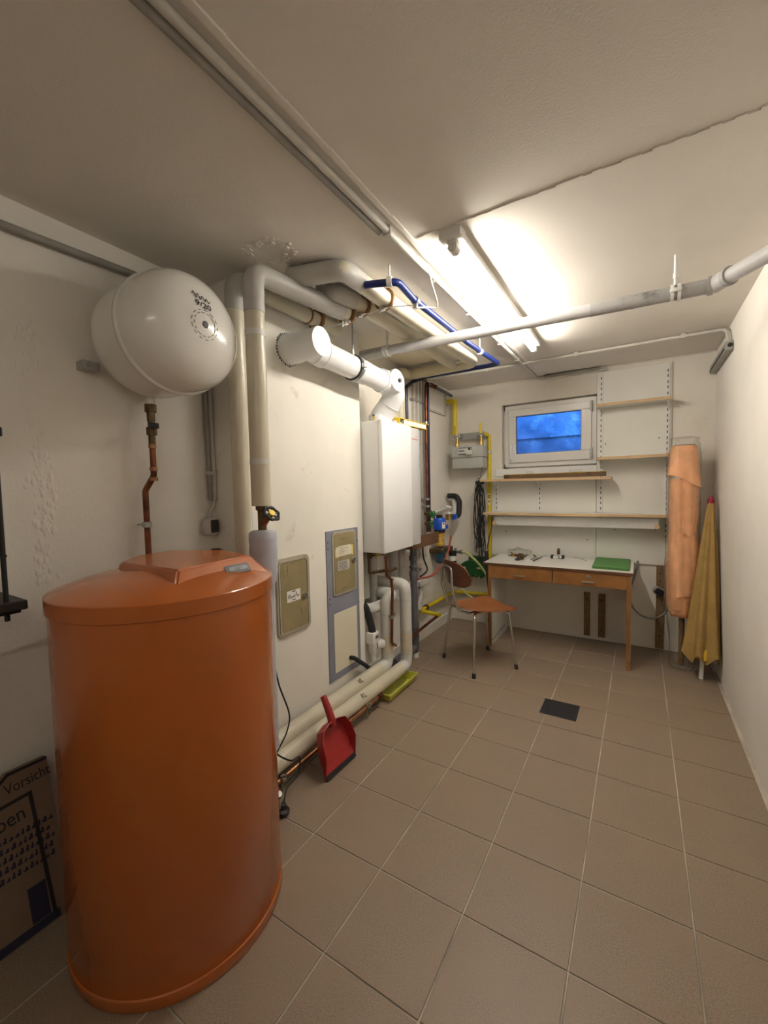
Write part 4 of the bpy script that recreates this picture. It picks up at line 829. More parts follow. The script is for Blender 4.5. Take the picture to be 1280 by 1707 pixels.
join(b, tt, Matrix.Translation((q.x-.02, q.y+.04, DZ))); obj('film', b, 'cling', t, 180)
q = desk(867, 934)
t = thing('wire_reel', (q.x, q.y, DZ), 'small black reel standing at the front of the plastic bag', 'reel')
rm = axis_m((q.x-.0, q.y+.02, DZ+.028), (.6, -.8, 0))
b = NB(); lathe(b, [(.008, -.012), (.028, -.012), (.028, -.008), (.016, -.008), (.016, .008), (.028, .008), (.028, .012), (.008, .012), (.008, -.012)], rm, 20); obj('spool', b, 'brass_dark', t)
b = NB(); rbox(b, q.x-.035, q.x+.0, q.y-.03, q.y-.0, DZ, DZ+.018, .003); obj('clip', b, 'ink', t)
G8 = 'thin tools lying on the desk'
for k, (a, c) in enumerate((((885, 934), (897, 928)), ((889, 936), (905, 927)), ((893, 934), (910, 926)))):
    A1, A2 = desk(*a), desk(*c); t = thing('small_tool', ((A1.x+A2.x)/2, (A1.y+A2.y)/2, DZ), ['short', 'middle', 'long'][k]+' thin metal tool on the desk between the bag and the carton', 'tool', G8)
    b = NB(); tube(b, [A1+Vector((0, 0, .005)), A1.lerp(A2, .5)+Vector((0, 0, .005))], .005, 0, 8); obj('grip', b, ['conduit_grey', 'ink', 'pipe_grey_dark'][k], t)
    b = NB(); tube(b, [A1.lerp(A2, .5)+Vector((0, 0, .004)), A2+Vector((0, 0, .003))], .0025, 0, 8); obj('blade', b, 'steel', t)
b = NB(); tube(b, spline([desk(955, 930)+Vector((0, 0, .0022)), desk(965, 931)+Vector((0, 0, .002)), desk(972, 933)+Vector((0, 0, .002)), desk(978, 936)+Vector((0, 0, .002))], 6), .0018, 0, 6); tag(obj('wire_piece', b, 'pipe_grey_dark'), 'bent dark wire piece on the desk beside the green mat', 'wire')

# ------------------------------------------------------------------ chair
CC = Vector((.345, 1.805, 0)); TH = math.radians(50)
CM = Matrix.Translation(CC) @ Matrix.Rotation(TH, 4, 'Z')      # local +x = facing
t = thing('school_chair', (CC.x, CC.y, 0), 'brown plywood chair with chrome tube legs in front of the desk', 'chair')
CI = CM.inverted()
def grid_shell(fn, nu, nv, th):
    b = NB(); top = [[b.verts.new(fn(i/(nu-1), j/(nv-1))) for j in range(nv)] for i in range(nu)]
    for i in range(nu-1):
        for j in range(nv-1): b.faces.new((top[i][j], top[i+1][j], top[i+1][j+1], top[i][j+1]))
    bmesh.ops.recalc_face_normals(b, faces=b.faces[:]); bmesh.ops.solidify(b, geom=b.faces[:], thickness=th); return b
def seat_fn(u, v):
    x = -.175+.385*u; hw = .135+.065*min(1, u*1.25)
    # rounded rear, fairly square front
    if u < .35: hw *= math.sqrt(max(.02, 1-((.35-u)/.35)**2))*.45+.55 if u > 0 else .45
    if u > .86: hw -= .035*((u-.86)/.14)**2
    y = hw*(2*v-1); z = .440+.012*(2*v-1)**2-.012*math.sin(u*PI)-.02*max(0, u-.85)/.15*.6+.012*(1-u)**3
    return CM @ Vector((x, y, z))
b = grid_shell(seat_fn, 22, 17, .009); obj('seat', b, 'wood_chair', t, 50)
def back_fn(u, v):
    y = -.19+.38*u; s_ = 2*u-1; hh = .082*(max(0.0, 1-abs(s_)**3.2))**.45+.012; zc = .694
    x = -.225+.055*s_*s_-.10*(2*v-1)*.09; z = zc+hh*(2*v-1)+.006*(1-s_*s_)
    return CM @ Vector((x-.03*((z-.62)/.2), y, z))
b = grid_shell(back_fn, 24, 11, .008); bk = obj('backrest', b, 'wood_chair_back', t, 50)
legs = [(.394, 1.541), (.609, 1.833), (.073, 1.772), (.319, 2.084)]
for (lx, ly) in legs:
    l = CI @ Vector((lx, ly, 0)); ins = Vector((l.x*.62, l.y*.60, .422)); mid = Vector((l.x*.80, l.y*.80, .405))
    b = NB(); tube(b, [CM @ Vector((l.x*.15, l.y*.45, .418)), CM @ ins, CM @ mid, CM @ Vector((l.x, l.y, .02))], .0095, .03, 12, nf=6); lg = obj('leg', b, 'chrome', t, 60)
    b = NB(); d_ = (Vector((l.x, l.y, 0))-Vector((mid.x, mid.y, .405))).normalized(); tube(b, [CM @ (Vector((l.x, l.y, 0))-d_*.035), CM @ (Vector((l.x, l.y, .0)))], [.012, .0135], 0, 12); obj('rubber_foot', b, 'black_rubber', lg)
UB = [(.06, -.075, .424), (-.13, -.075, .412), (-.215, -.078, .45), (-.262, -.08, .60), (-.262, -.075, .748), (-.262, .0, .758), (-.262, .075, .748), (-.262, .08, .60), (-.215, .078, .45), (-.13, .075, .412), (.06, .075, .424)]
b = NB(); tube(b, [CM @ Vector(p) for p in UB], .009, .035, 12, nf=6); obj('back_frame', b, 'chrome', t, 60)

# ------------------------------------------------------------------ parasols in the corner
def pleat(n, amp, ph=0): return lambda s, z: 1+amp*math.cos(2*PI*n*s+ph+z*1.5)
t = thing('peach_parasol', (1.612, 2.40, 0), 'folded peach parasol wrapped in clear plastic standing in the corner', 'parasol')
PPm = lambda z: Vector((1.613+.002*z, 2.41+.08*z/1.6, z))
def sweep_fab(prof, base, fn, seg=72):
    b = NB(); rings = []
    for (z, r, k) in prof:
        c = base(z); rings.append([b.verts.new(c+Vector((r*fn(q/seg, z)*math.cos(2*PI*q/seg), r*fn(q/seg, z)*math.sin(2*PI*q/seg), 0))) for q in range(seg)])
    for a, c in zip(rings[:-1], rings[1:]):
        for q in range(seg): b.faces.new((a[q], a[(q+1) % seg], c[(q+1) % seg], c[q]))
    b.faces.new(rings[0][::-1]); b.faces.new(rings[-1]); return b
prof = [(.42, .078, 0), (.44, .084, 0), (.55, .088, 0), (.70, .092, 0), (.86, .09, 0), (.95, .082, 0), (1.0, .079, 0), (1.05, .084, 0), (1.2, .086, 0), (1.33, .085, 0), (1.34, .085, 0)]
b = sweep_fab(prof, PPm, lambda s, z: 1+.085*math.cos(2*PI*4*s+1.2+1.3*z)+.05*abs(math.sin(PI*7*s+2*z))); obj('canopy', b, 'peach_fabric', t, 70)
def part_fab(a0, a1, z0, z1, r0, r1, hem, seg=40, nz=10):
    def fn(u, v):
        a = a0+(a1-a0)*u; z = z0+(z1-z0)*v; r = r0+(r1-r0)*v; r *= 1+.05*math.cos(4*a+1.2+1.3*z)+.02*math.sin(9*a); z += hem*math.sin(u*PI*1.7+.4)*(1-v)
        c = PPm(z); return c+Vector((r*math.cos(a), r*math.sin(a), 0))
    return grid_shell(fn, seg, nz, .002)
D2 = math.radians
obj('overlap_fold', part_fab(D2(-112), D2(70), .50, .93, .103, .088, .03), 'peach_fabric', t, 60)
obj('hem_flap', part_fab(D2(-190), D2(20), 1.32, 1.55, .104, .082, .045), 'peach_fabric', t, 60)
obj('inner_fold', part_fab(D2(-100), D2(-60), .95, 1.36, .090, .093, .01), 'peach_fabric', t, 60)
b = sweep_fab([(1.36, .09, 0), (1.365, .092, 0), (1.45, .086, 0), (1.57, .074, 0), (1.572, .05, 0)] if True else [(1.33, .098, 0), (1.335, .1, 0), (1.45, .088, 0), (1.57, .074, 0), (1.572, .05, 0)], PPm, lambda s, z: 1+.06*math.cos(2*PI*5*s+2+2*z)); obj('top_flap', b, 'peach_fabric', t, 70)
b = sweep_fab([(.36, .03, 0), (.37, .068, 0), (.41, .08, 0), (.50, .085, 0), (.505, .06, 0)], PPm, lambda s, z: 1+.12*math.cos(2*PI*5*s+.5)); obj('valance', b, 'peach_fabric', t, 70)
b = NB(); tube(b, [PPm(.02), PPm(1.58)], .018, 0, 14); obj('pole', b, 'wood_batten', t)
b = NB(); cyl(b, PPm(1.571), (0, 0, 1), .062, .006, 24); obj('top_disc', b, 'pipe_grey_dark', t)
prof = [(.004, .055, 0), (.01, .072, 0), (.04, .078, 0), (.10, .07, 0), (.20, .075, 0), (.32, .088, 0), (.45, .1, 0), (.7, .103, 0), (.9, .1, 0), (.99, .088, 0), (1.06, .099, 0), (1.3, .1, 0), (1.5, .097, 0), (1.575, .086, 0), (1.60, .078, 0), (1.625, .085, 0), (1.632, .05, 0)]
b = sweep_fab(prof, PPm, lambda s, z: 1+.05*math.sin(2*PI*7*s+9*z)+.035*math.sin(2*PI*13*s-17*z)+.03*math.sin(41*z+2*PI*3*s)); fi = obj('plastic_wrap', b, 'cling', t, 180); fi['label'] = 'loose clear plastic film'
t = thing('sand_parasol', (1.70, 2.26, 0), 'folded sand coloured parasol with red cap leaning in the corner', 'parasol')
A0, A1 = Vector((1.709, 2.237, 0)), Vector((1.768, 2.45, 1.20))
SP = lambda z: A0+(A1-A0)*(z/1.2)
b = NB(); tube(b, [SP(.0), SP(1.19)], .0125, 0, 12); obj('pole', b, 'white_paint', t)
b = NB(); cyl(b, SP(0)-Vector((0, 0, 0)), (0, 0, 1), .0135, .012, 12); obj('pole_tip', b, 'conduit_grey', t)
def sfn(s, z): k = (1.2-z)/1.2; return 1+(.05+.14*k)*math.cos(2*PI*7*s+.6)+.05*k*math.cos(2*PI*3*s+2.0)
prof = []
for i in range(15):
    z = 1.175-(1.175-.155)*i/14; k = i/14; prof.append((z, .018+.075*k**.85+.012*k*k, 0))
b = NB(); rings = []; seg = 98
for (z, r, _) in prof[::-1]:
    c = SP(z); rings.append([b.verts.new(c+Vector((min(r*sfn(q/seg, z)*math.cos(2*PI*q/seg), RX-.006-c.x), r*sfn(q/seg, z)*math.sin(2*PI*q/seg), (.03*math.cos(2*PI*7*q/seg+.6) if z < .2 else 0)))) for q in range(seg)])
for a, c in zip(rings[:-1], rings[1:]):
    for q in range(seg): b.faces.new((a[q], a[(q+1) % seg], c[(q+1) % seg], c[q]))
b.faces.new(rings[-1]); obj('canopy', b, 'sand_fabric', t, 70)
b = sweep_fab([(.15, .03, 0), (.155, .05, 0), (.20, .05, 0), (.3, .02, 0)], lambda z: SP(z)+Vector((.0, -.035, 0)), lambda s, z: 1+.12*math.cos(2*PI*4*s)); obj('lining_fold', b, 'yellow_fabric', t, 70)
b = NB(); lathe(b, [(.021, 0), (.021, .028), (.013, .034), (.011, .05), (0, .052)], axis_m(SP(1.165), (A1-A0)), 18); obj('cap', b, 'red_cap', t)

# ------------------------------------------------------------------ soot doors in the chimney
FX = CX
def fpt(u, v): q = onx(u, v, FX); return q.y, q.z
t = thing('soot_door', (FX, .37, .6), 'gold coloured chimney soot door with raised frame next to the tank', 'soot door')
y0, z0 = .258, .598; y1, z1 = .488, .985
FM = lambda yc, zc: plane_m((FX, yc, zc), (0, 1, 0), (0, 0, 1))
yc, zc, w_, h_ = (y0+y1)/2, (z0+z1)/2, y1-y0, z1-z0
def ringplate(bm, w, h, r, inset, d0, d1, mtx):
    n = 6; o1 = rrect(w, h, r, n); o2 = rrect(w-2*inset, h-2*inset, max(.002, r-inset*.6), n); tt = bmesh.new()
    V = [[tt.verts.new((x, y, z)) for x, y in pl] for pl, z in ((o1, d0), (o1, d1), (o2, d1), (o2, d0))]
    for a, c in ((0, 1), (1, 2), (2, 3), (3, 0)):
        for i in range(len(o1)): j = (i+1) % len(o1); tt.faces.new((V[a][i], V[a][j], V[c][j], V[c][i]))
    join(bm, tt, mtx)
b = NB(); ringplate(b, w_, h_, .03, .022, -.004, .010, FM(yc, zc)); ringplate(b, w_-.02, h_-.02, .025, .010, .0, .014, FM(yc, zc)); obj('door_frame', b, 'door_frame', t, 35)
b = NB(); prism(b, rrect(w_-.046, h_-.046, .016), -.004, .012, FM(yc, zc)); lf = obj('door_leaf', b, 'door_gold', t, 35)
b = NB(); ringplate(b, w_-.040, h_-.040, .018, .004, -.004, .003, FM(yc, zc)); obj('shadow_gap', b, 'ink', t, None)
def emb(par, yc, zc, w, h): b = NB(); ringplate(b, w, h, .003, .0025, .0115, .0135, FM(yc, zc)); obj('embossing', b, 'door_gold', par, None)
emb(lf, .315, .93, .03, .045); emb(lf, .315, .90, .03, .012); emb(lf, .432, .70, .03, .035); emb(lf, .37, .627, .07, .012); emb(lf, .395, .957, .07, .01)
b = NB(); box(b, FX+.012, FX+.0128, .318, .412, .762, .818); pl_ = obj('paper_label', b, 'paper', lf, None)
for k in range(9): b = NB(); yy = .326+.009*k; zz = .775+random.uniform(0, .012); box(b, FX+.0128, FX+.0132, yy, yy+.004, zz, zz+random.uniform(.010, .022)); obj('label_print', b, 'ink', pl_, None)
for zz in (.768, .81): b = NB(); box(b, FX+.0128, FX+.0132, .352, .378, zz, zz+.004); obj('label_print', b, 'ink', pl_, None)
b = NB(); cyl(b, (FX+.012, .442, .777), (1, 0, 0), .016, .012, 18); kn = obj('knob', b, 'steel', lf); b = NB(); box(b, FX+.0238, FX+.0245, .439, .447, .774, .780); obj('key_slot', b, 'ink', kn, None)
# tall slate plate with second door
y0, z0, y1, z1 = .636, .222, .938, 1.083; yc, zc = (y0+y1)/2, (z0+z1)/2
t = thing('flue_plate', (FX, yc, z0), 'tall slate grey metal plate with small gold door on the chimney', 'soot door')
b = NB(); box(b, FX-.002, FX+.006, y0, y1, z0, z1); pt = obj('slate_plate', b, 'slate_paint', t, None)
dyc, dzc, dw, dh = .795, .89, .20, .345
b = NB(); ringplate(b, dw+.024, dh+.024, .026, .012, .004, .011, FM(dyc, dzc)); obj('door_rim', b, 'door_frame', t, 35)
b = NB(); prism(b, rrect(dw, dh, .016), .004, .013, FM(dyc, dzc)); lf = obj('door_leaf', b, 'door_gold', t, 35)
b = NB(); box(b, FX+.0131, FX+.0139, .712, .872, .93, .985); box(b, FX+.0139, FX+.0146, .735, .85, .937, .99); obj('yellowed_note', b, 'cream_board', lf, None)
b = NB(); box(b, FX+.0131, FX+.0137, .705, .735, .925, .975); box(b, FX+.0147, FX+.015, .86, .874, .925, .985); obj('tape_strip', b, 'paper_yellow', lf, None)
for k in range(5): b = NB(); box(b, FX+.0147, FX+.0151, .745, .745+random.uniform(.03, .08), .945+.009*k, .9475+.009*k); obj('note_print', b, 'conduit_grey', lf, None)
b = NB(); box(b, FX+.013, FX+.0138, .725, .835, .848, .902); pl_ = obj('rating_plate', b, 'conduit_pale', lf, None)
for k in range(6): b = NB(); box(b, FX+.0138, FX+.0142, .732, .80+random.uniform(0, .025), .853+.0078*k, .8565+.0078*k); obj('label_print', b, 'pipe_grey_dark', pl_, None)
b = NB(); cyl(b, (FX+.012, .874, .895), (1, 0, 0), .014, .012, 16); obj('knob', b, 'steel', lf)
emb2 = [(.79, 1.03, .06, .008), (.795, .738, .07, .01), (.85, .82, .02, .01)]
for (a, c, w2, h2) in emb2: b = NB(); ringplate(b, w2, h2, .003, .002, .0125, .0145, FM(a, c)); obj('embossing', b, 'door_gold', lf, None)
b = NB(); box(b, FX+.006, FX+.009, .682, .905, .262, .605); obj('cream_cover', b, 'cream_board', t, None)
for (yy, zz) in ((.648, 1.02), (.648, .985), (.652, .70), (.652, .67), (.930, 1.0), (.932, .62)): b = NB(); cyl(b, (FX+.005, yy, zz), (1, 0, 0), .004, .003, 8); obj('rivet', b, 'ink', t)

# ------------------------------------------------------------------ dustpan and tray
P0, P1 = onz(543, 1303), onz(590, 1260)
wv = (P1-P0); cw = wv.length; wx = wv.normalized()
tipd = onx(531, 1172, .045); base = (P0+P1)/2
up = (tipd-base); Lp = up.length; upn = up.normalized()
base = base+Vector((0, 0, .009)); DM = plane_m(base, wx, upn)
t = thing('dustpan', tuple(base), 'red plastic dustpan leaning against the floor pipes', 'dustpan')
hw = cw/2
def pan_shell():
    b = NB(); out = [(-hw, .0), (hw, .0), (hw*1.0, .09), (hw*.93, .15), (hw*.72, .19), (.03, .205), (-.03, .205), (-hw*.72, .19), (-hw*.93, .15), (-hw*1.0, .09)]
    n = len(out); bt = [b.verts.new((x*.96, y, .004)) for x, y in out]; tp2 = [b.verts.new((x*1.02, y*1.02, .008+.042*min(1, max(0, (y-.0))/.06))) for x, y in out]
    ou = [b.verts.new((x*1.0, y, 0)) for x, y in out]; tpo = [b.verts.new((x*1.05, y*1.03, .006+.042*min(1, max(0, (y-.0))/.06))) for x, y in out]
    b.faces.new(bt); b.faces.new(ou[::-1])
    for i in range(1, n):
        j = (i+1) % n
        b.faces.new((bt[i], bt[j], tp2[j], tp2[i])); b.faces.new((ou[i], ou[j], tpo[j], tpo[i])); b.faces.new((tp2[i], tp2[j], tpo[j], tpo[i]))
    b.faces.new((bt[0], bt[1], ou[1], ou[0]))
    b.transform(DM); return b
obj('pan', pan_shell(), 'red_plastic', t, 30)
b = NB(); box(b, -hw*.97, hw*.97, -.001, .05, .0045, .009); b.transform(DM); obj('ramp', b, 'red_plastic', t, None)
b = NB(); box(b, -hw*1.0, hw*1.0, -.008, .012, -.003, .0115); b.transform(DM); obj('rubber_lip', b, 'black_rubber', t, None)
b = NB(); hp_ = [(0, .19, .028), (0, .22, .036), (0, .27, .034), (0, .315, .03), (0, .33, .028)]
tt = bmesh.new(); tube(tt, spline(hp_, 4), [.021, .014], 0, 12); join(b, tt, Matrix.Identity(4)); b.transform(DM); obj('handle', b, 'red_plastic', t, 60)
tq = [onz(648, 1166, 0), onz(683, 1124, 0)]
t = thing('paint_tray', ((.02), 1.15, 0), 'yellow green plastic tray on the floor beside the lower pipe', 'tray')
b = NB(); X0, X1, Y0, Y1 = -.08, .062, .975, 1.33
lo = [(X0+.015, Y0+.015), (X1-.015, Y0+.015), (X1-.015, Y1-.015), (X0+.015, Y1-.015)]; hi = [(X0, Y0), (X1, Y0), (X1, Y1), (X0, Y1)]
va = [b.verts.new((x, y, .003)) for x, y in lo]; vb = [b.verts.new((x, y, .05)) for x, y in hi]; vc = [b.verts.new((x+(.010 if x > 0 else -.010), y+(.010 if y > 1.1 else -.010), .05)) for x, y in hi]
vd = [b.verts.new((x+(.010 if x > 0 else -.010), y+(.010 if y > 1.1 else -.010), .046)) for x, y in hi]; ve = [b.verts.new((x+(.003 if x > 0 else -.003), y+(.003 if y > 1.1 else -.003), .046)) for x, y in hi]; vf = [b.verts.new((x, y, 0)) for x, y in lo]
b.faces.new(va); b.faces.new(vf[::-1])
for L_ in ((va, vb), (vb, vc), (vc, vd), (vd, ve), (ve, vf)):
    for i in range(4): j = (i+1) % 4; b.faces.new((L_[0][i], L_[0][j], L_[1][j], L_[1][i]))
obj('tray_body', b, 'tray_yellow', t, 30)

# floor drain cover
t = thing('drain_cover', (.965, 1.40, 0), 'black square drain cover in the floor tiles', 'drain')
b = NB(); rbox(b, .868, 1.062, 1.308, 1.492, -.003, .0035, .0015, 1); obj('cover_plate', b, 'drain_black', t, 30)
for k in range(9): b = NB(); x = .882+.02*k; box(b, x, x+.004, 1.32, 1.48, .0034, .0042); obj('rib', b, 'drain_black', t, None)

# ------------------------------------------------------------------ ceiling lamp
t = thing('tube_lamp', (.742, 1.06, 2.16), 'bare fluorescent tube lamp lit on the ceiling', 'lamp')
b = NB(); rbox(b, .709, .785, .345, 1.80, H-.034, H, .006, 2, axis=1); obj('lamp_body', b, 'lamp_body', t, 30)
tz, tx = H-.058, .747
for (y0, y1) in ((.355, .40), (1.755, 1.795)):
    b = NB(); rbox(b, tx-.018, tx+.018, y0, y1, H-.05, H-.03, .004); rbox(b, tx-.012, tx+.012, y0+.006, y1-.004, tz-.015, H-.04, .006); cyl(b, (tx, y0+.01 if y0 < 1 else y0-.008, tz), (0, 1, 0), .018, .04, 18); obj('lamp_holder', b, 'lamp_body', t)
b = NB(); tube(b, [(tx, .425, tz), (tx, 1.735, tz)], .0165, 0, 20); obj('glowing_tube', b, 'tube_glow', t)
b = NB(); rbox(b, .705, .789, .336, .40, H-.038, H, .004); obj('end_cover', b, 'lamp_body', t)

t = thing('tube_lamp', (1.247, -1.75, 2.16), 'second fluorescent tube lamp on the ceiling behind the viewer', 'lamp')
b = NB(); rbox(b, 1.209, 1.285, -2.30, -1.25, H-.032, H, .006, 2, axis=1); obj('lamp_body', b, 'lamp_body', t, 30)
for (y0, y1) in ((-2.29, -2.25), (-1.30, -1.26)):
    b = NB(); rbox(b, tx+.488, tx+.512, y0, y1, tz-.015, H-.03, .006); cyl(b, (tx+.5, y0, tz), (0, 1, 0), .018, .04, 18); obj('lamp_holder', b, 'lamp_body', t)
b = NB(); tube(b, [(tx+.5, -2.25, tz), (tx+.5, -1.30, tz)], .0165, 0, 20); obj('glowing_tube', b, 'tube_glow_dim', t)

# ------------------------------------------------------------------ conduits on the ceiling
def conduit(name, pts, r, m, label, clips=(), grp='surface conduits on the ceiling'):
    t = thing(name, tuple(pts[0]), label, 'conduit', grp)
    b = NB(); tube(b, pts, r, .03, 12); obj('conduit_run', b, m, t, 60)
    for p in clips: b = NB(); p = Vector(p); rbox(b, p.x-r-.004, p.x+r+.004, p.y-.009, p.y+.009, p.z-r-.004, H if abs(p.z-H) < .06 else p.z+r+.003, .002, 1); obj('clip', b, 'conduit_pale', t)
    return t
cz = H-.016
conduit('ceiling_conduit', [(.553, FY, cz), (.558, .21, cz), (.572, 2.19, cz), (.575, 2.71, cz), (.62, 2.715, cz-.01), (1.12, 2.715, cz-.01)], .012, 'conduit_pale', 'pale conduit running the length of the ceiling past the lamp', [(.556, .215, cz), (.561, .62, cz), (.564, 1.05, cz), (.568, 1.62, cz), (.57, 2.05, cz)])
conduit('ceiling_conduit', [(.527, FY, cz), (.532, .20, cz)], .0135, 'conduit_grey', 'dark grey conduit beside the ceiling ridge, front half only')
conduit('ceiling_conduit', [(-.24, 2.185, cz), (.55, 2.185, cz), (1.785, 2.20, cz), (1.795, 2.16, cz-.03), (1.797, 2.10, 2.13)], .010, 'conduit_pale', 'thin conduit crossing the ceiling in front of the back wall', [(.95, 2.192, cz), (1.58, 2.198, cz), (.30, 2.187, cz)])
conduit('ceiling_conduit', [(.64, 2.69, cz-.002), (1.06, 2.69, cz-.002)], .012, 'conduit_grey', 'short dark conduit in the corner above the tall board')
b = NB(); tube(b, [(LX+.022, FY, 2.13), (LX+.022, -.60, 2.165), (LX+.022, -.03, 2.185)], .013, .02, 12); tag(obj('wall_conduit', b, 'conduit_grey'), 'grey conduit along the left wall under the ceiling behind the vessel', 'conduit')
t = thing('wall_duct_bar', (1.80, 2.38, 2.09), 'grey metal duct bar high on the right wall near the corner', 'duct')
b = NB(); rbox(b, 1.775, RX, 2.07, 2.715, 2.09, 2.145, .006); obj('duct_body', b, 'conduit_grey', t)
b = NB(); box(b, 1.772, 1.7755, 2.10, 2.70, 2.10, 2.112); obj('duct_slot', b, 'ink', t, None)
b = NB(); cyl(b, (1.797, 2.062, 2.118), (0, 1, 0), .012, .01, 14); obj('cable_entry', b, 'black_rubber', t)

# ------------------------------------------------------------------ waste pipe under the ceiling
wy = 1.04
t = thing('waste_pipe', (.7, wy, 2.08), 'patchy grey waste pipe hung across the room under the ceiling', 'pipe')
b = NB(); tube(b, [(-.10, wy, 2.142), (.04, wy, 2.139), (1.30, wy, 2.112)], .0285, 0, 24); obj('pipe_run', b, 'waste_pale', t)
b = NB(); tube(b, [(1.15, wy, 2.1145), (1.47, wy, 2.108), (1.60, wy, 2.106)], .0292, 0, 24); obj('weathered_run', b, 'waste_grey', t)
b = NB(); tube(b, [(-.13, wy, 2.143), (.04, wy, 2.139)], .031, 0, 24); obj('grey_coupling', b, 'galv', t)
e0 = onz(1205, 466, 2.108); e1 = onz(1285, 421, 2.10); ed = (e1-e0).normalized(); e2 = e0+ed*.55
b = NB(); tube(b, [(1.60, wy, 2.106), e0, e0+ed*.03], .033, .02, 24); obj('bend_socket', b, 'waste_pale', t)
b = NB(); cyl(b, (1.575, wy, 2.1065), (1, 0, 0), .036, .02, 24); cyl(b, e0+ed*.02, ed, .036, .018, 24); obj('socket_rim', b, 'waste_grey', t)
e2 = Vector((1.80, e0.y+(1.80-e0.x)*ed.y/ed.x if abs(ed.x) > .05 else e0.y-.5, 2.095))
b = NB(); tube(b, [e0, e0+ed*min(.6, (e2-e0).length)], .0285, 0, 24); obj('branch_run', b, 'waste_pale', t)
for x, m_ in ((1.471, 'white_paint'), (.055, 'white_paint')):
    zz = 2.139-(x-.04)*.0215; b = NB(); ring_clamp(b, (x-.012, wy, zz), (1, 0, 0), .029, .012, .006, 24); ring_clamp(b, (x+.012, wy, zz), (1, 0, 0), .029, .012, .006, 24); tube(b, [(x, wy, zz+.03), (x, wy, H-.002), ], .006, 0, 8); cyl(b, (x, wy, zz+.06), (0, 0, 1), .009, .02, 8); rbox(b, x-.02, x+.02, wy-.042, wy-.03, zz-.008, zz+.008, .003); obj('hanger', b, m_, t)

# ------------------------------------------------------------------ left wall: socket, conduits
t = thing('wall_socket', (-.355, .085, 1.12), 'grey surface socket with dark cover on the left wall by the chimney', 'socket')
b = NB(); rbox(b, LX, LX+.045, .045, .118, 1.115, 1.195, .016, 3); obj('socket_case', b, 'conduit_pale', t)
b = NB(); rbox(b, LX+.03, LX+.05, .066, .112, 1.125, 1.187, .010, 3); obj('socket_cover', b, 'navy_glass', t)
b = NB(); tube(b, spline([(LX+.02, .082, 1.19), (LX+.018, .085, 1.225), (LX+.016, .107, 1.25), (LX+.016, .112, 1.29), (LX+.016, .112, 1.34)], 6), .007, 0, 10); obj('supply_cable', b, 'conduit_pale', t)
b = NB(); tube(b, [(LX+.014, .095, 1.28), (LX+.014, .085, 2.15)], .0105, 0, 12); tag(obj('wall_conduit', b, 'conduit_grey'), 'grey upright conduit above the wall socket, left one', 'conduit', 'upright conduits above the wall socket')
b = NB(); tube(b, [(LX+.014, .118, 1.28), (LX+.014, .110, 2.15)], .0105, 0, 12); tag(obj('wall_conduit', b, 'conduit_pale'), 'paler upright conduit above the wall socket, next to the chimney', 'conduit', 'upright conduits above the wall socket')
b = NB(); rbox(b, LX, LX+.028, .078, .125, 1.395, 1.412, .003); tag(obj('conduit_strap', b, 'conduit_pale'), 'pale strap across the two conduits above the wall socket', 'strap')

# ------------------------------------------------------------------ black wall rack at the left edge
t = thing('wall_rack', (-.28, -1.05, .97), 'black wall rack with wooden shelf at the left picture edge', 'rack')
ry0 = -.69
b = NB(); rbox(b, LX+.005, -.165, -1.55, ry0+.02, .985, 1.012, .003, 1); obj('lower_shelf', b, 'black_wood', t, 30)
b = NB(); rbox(b, LX+.01, -.18, -1.55, ry0+.008, .975, .987, .002, 1); obj('lower_ledge', b, 'black_wood', t, 30)
b = NB(); rbox(b, LX+.005, -.20, -1.55, ry0-.0, 1.485, 1.512, .003, 1); obj('upper_shelf', b, 'black_wood', t, 30)
for y in (ry0-.02, -1.45):
    for x in (-.195, LX+.02):
        b = NB(); tube(b, [(x, y, .955), (x, y, 1.53)], .0065, 0, 10); obj('upright_rod', b, 'iron_black', t)
    b = NB(); tube(b, [(LX+.02, y, 1.145), (-.175, y, 1.145)], .004, 0, 8); obj('cross_rod', b, 'iron_black', t)

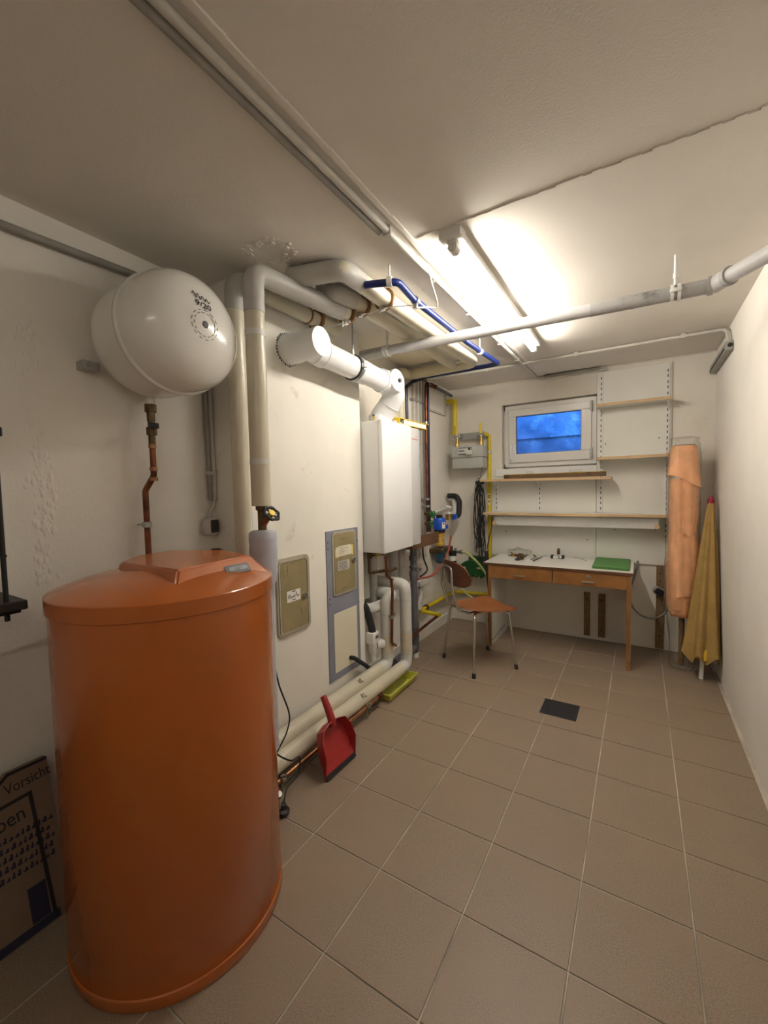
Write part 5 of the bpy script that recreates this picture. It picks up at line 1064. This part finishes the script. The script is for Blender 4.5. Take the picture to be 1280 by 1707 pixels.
# ------------------------------------------------------------------ cardboard box leaning on the left wall
t = thing('cardboard_box', (-.25, -.95, 0), 'flat cardboard box with handwriting leaning on the left wall by the tank', 'box')
bl = Vector((-.175, -1.50, .0)); yl = Vector((0, 1, 0)); upv = (Vector((-.315, 0, .455))-Vector((-.175, 0, 0))).normalized()
BMx = plane_m(bl, yl, upv)                     # x along the wall, y up the face, z out of the face
LB, HB = .895, .475
b = NB(); prism(b, [(0, 0), (LB, 0), (LB, HB), (LB-.10, HB), (LB-.165, HB-.05), (.2, HB-.08), (0, HB-.08)], -.035, 0, BMx); obj('carton', b, 'cardboard', t, None)
def stroke(pts, r, nm='marker_line', m='ink'):
    b = NB()
    for a, c in zip(pts[:-1], pts[1:]):
        a, c = Vector(a), Vector(c); d = (c-a).normalized(); n_ = Vector((-d.y, d.x)); prism(b, [tuple(a-d*r+n_*r), tuple(a-d*r-n_*r), tuple(c+d*r-n_*r), tuple(c+d*r+n_*r)], .0003, .0012, BMx)
    obj(nm, b, m, t, None)
stroke([(LB-.004, HB-.005), (LB-.10, HB-.005), (LB-.165, HB-.055), (.2, HB-.085)], .0045)
stroke([(.2, HB-.125), (LB-.055, HB-.085), (LB-.045, .03)], .005)
stroke([(.2, .012), (LB-.045, .016)], .012, 'printed_band', 'ink_blue')
text('handwriting', 'Vorsicht', .045, BMx @ Matrix.Translation((LB-.055, HB-.045, .0012)) @ Matrix.Rotation(.06, 4, 'Z') @ Matrix.Diagonal((.75, 1, 1, 1)), 'ink', t)
text('handwriting', 'oben', .06, BMx @ Matrix.Translation((LB-.122, HB-.135, .0012)) @ Matrix.Rotation(.1, 4, 'Z') @ Matrix.Diagonal((.8, 1, 1, 1)), 'ink', t)
for k in range(5):
    b = NB(); yy = HB-.19-.026*k; x = LB-.20
    while x < LB-.02:
        w2 = random.uniform(.006, .012); h2 = random.choice((.016, .016, .010)); prism(b, [(x, yy), (x+w2, yy), (x+w2, yy+h2), (x+w2*.4, yy+h2), (x+w2*.4, yy+h2*.5), (x, yy+h2*.5)], .0003, .001, BMx); x += w2+.005
    obj('printed_line', b, 'ink_blue', t, None)
b = NB(); prism(b, [(LB-.10, .03), (LB-.055, .03), (LB-.055, .13), (LB-.10, .13)], .0003, .001, BMx); obj('printed_block', b, 'ink_blue', t, None)
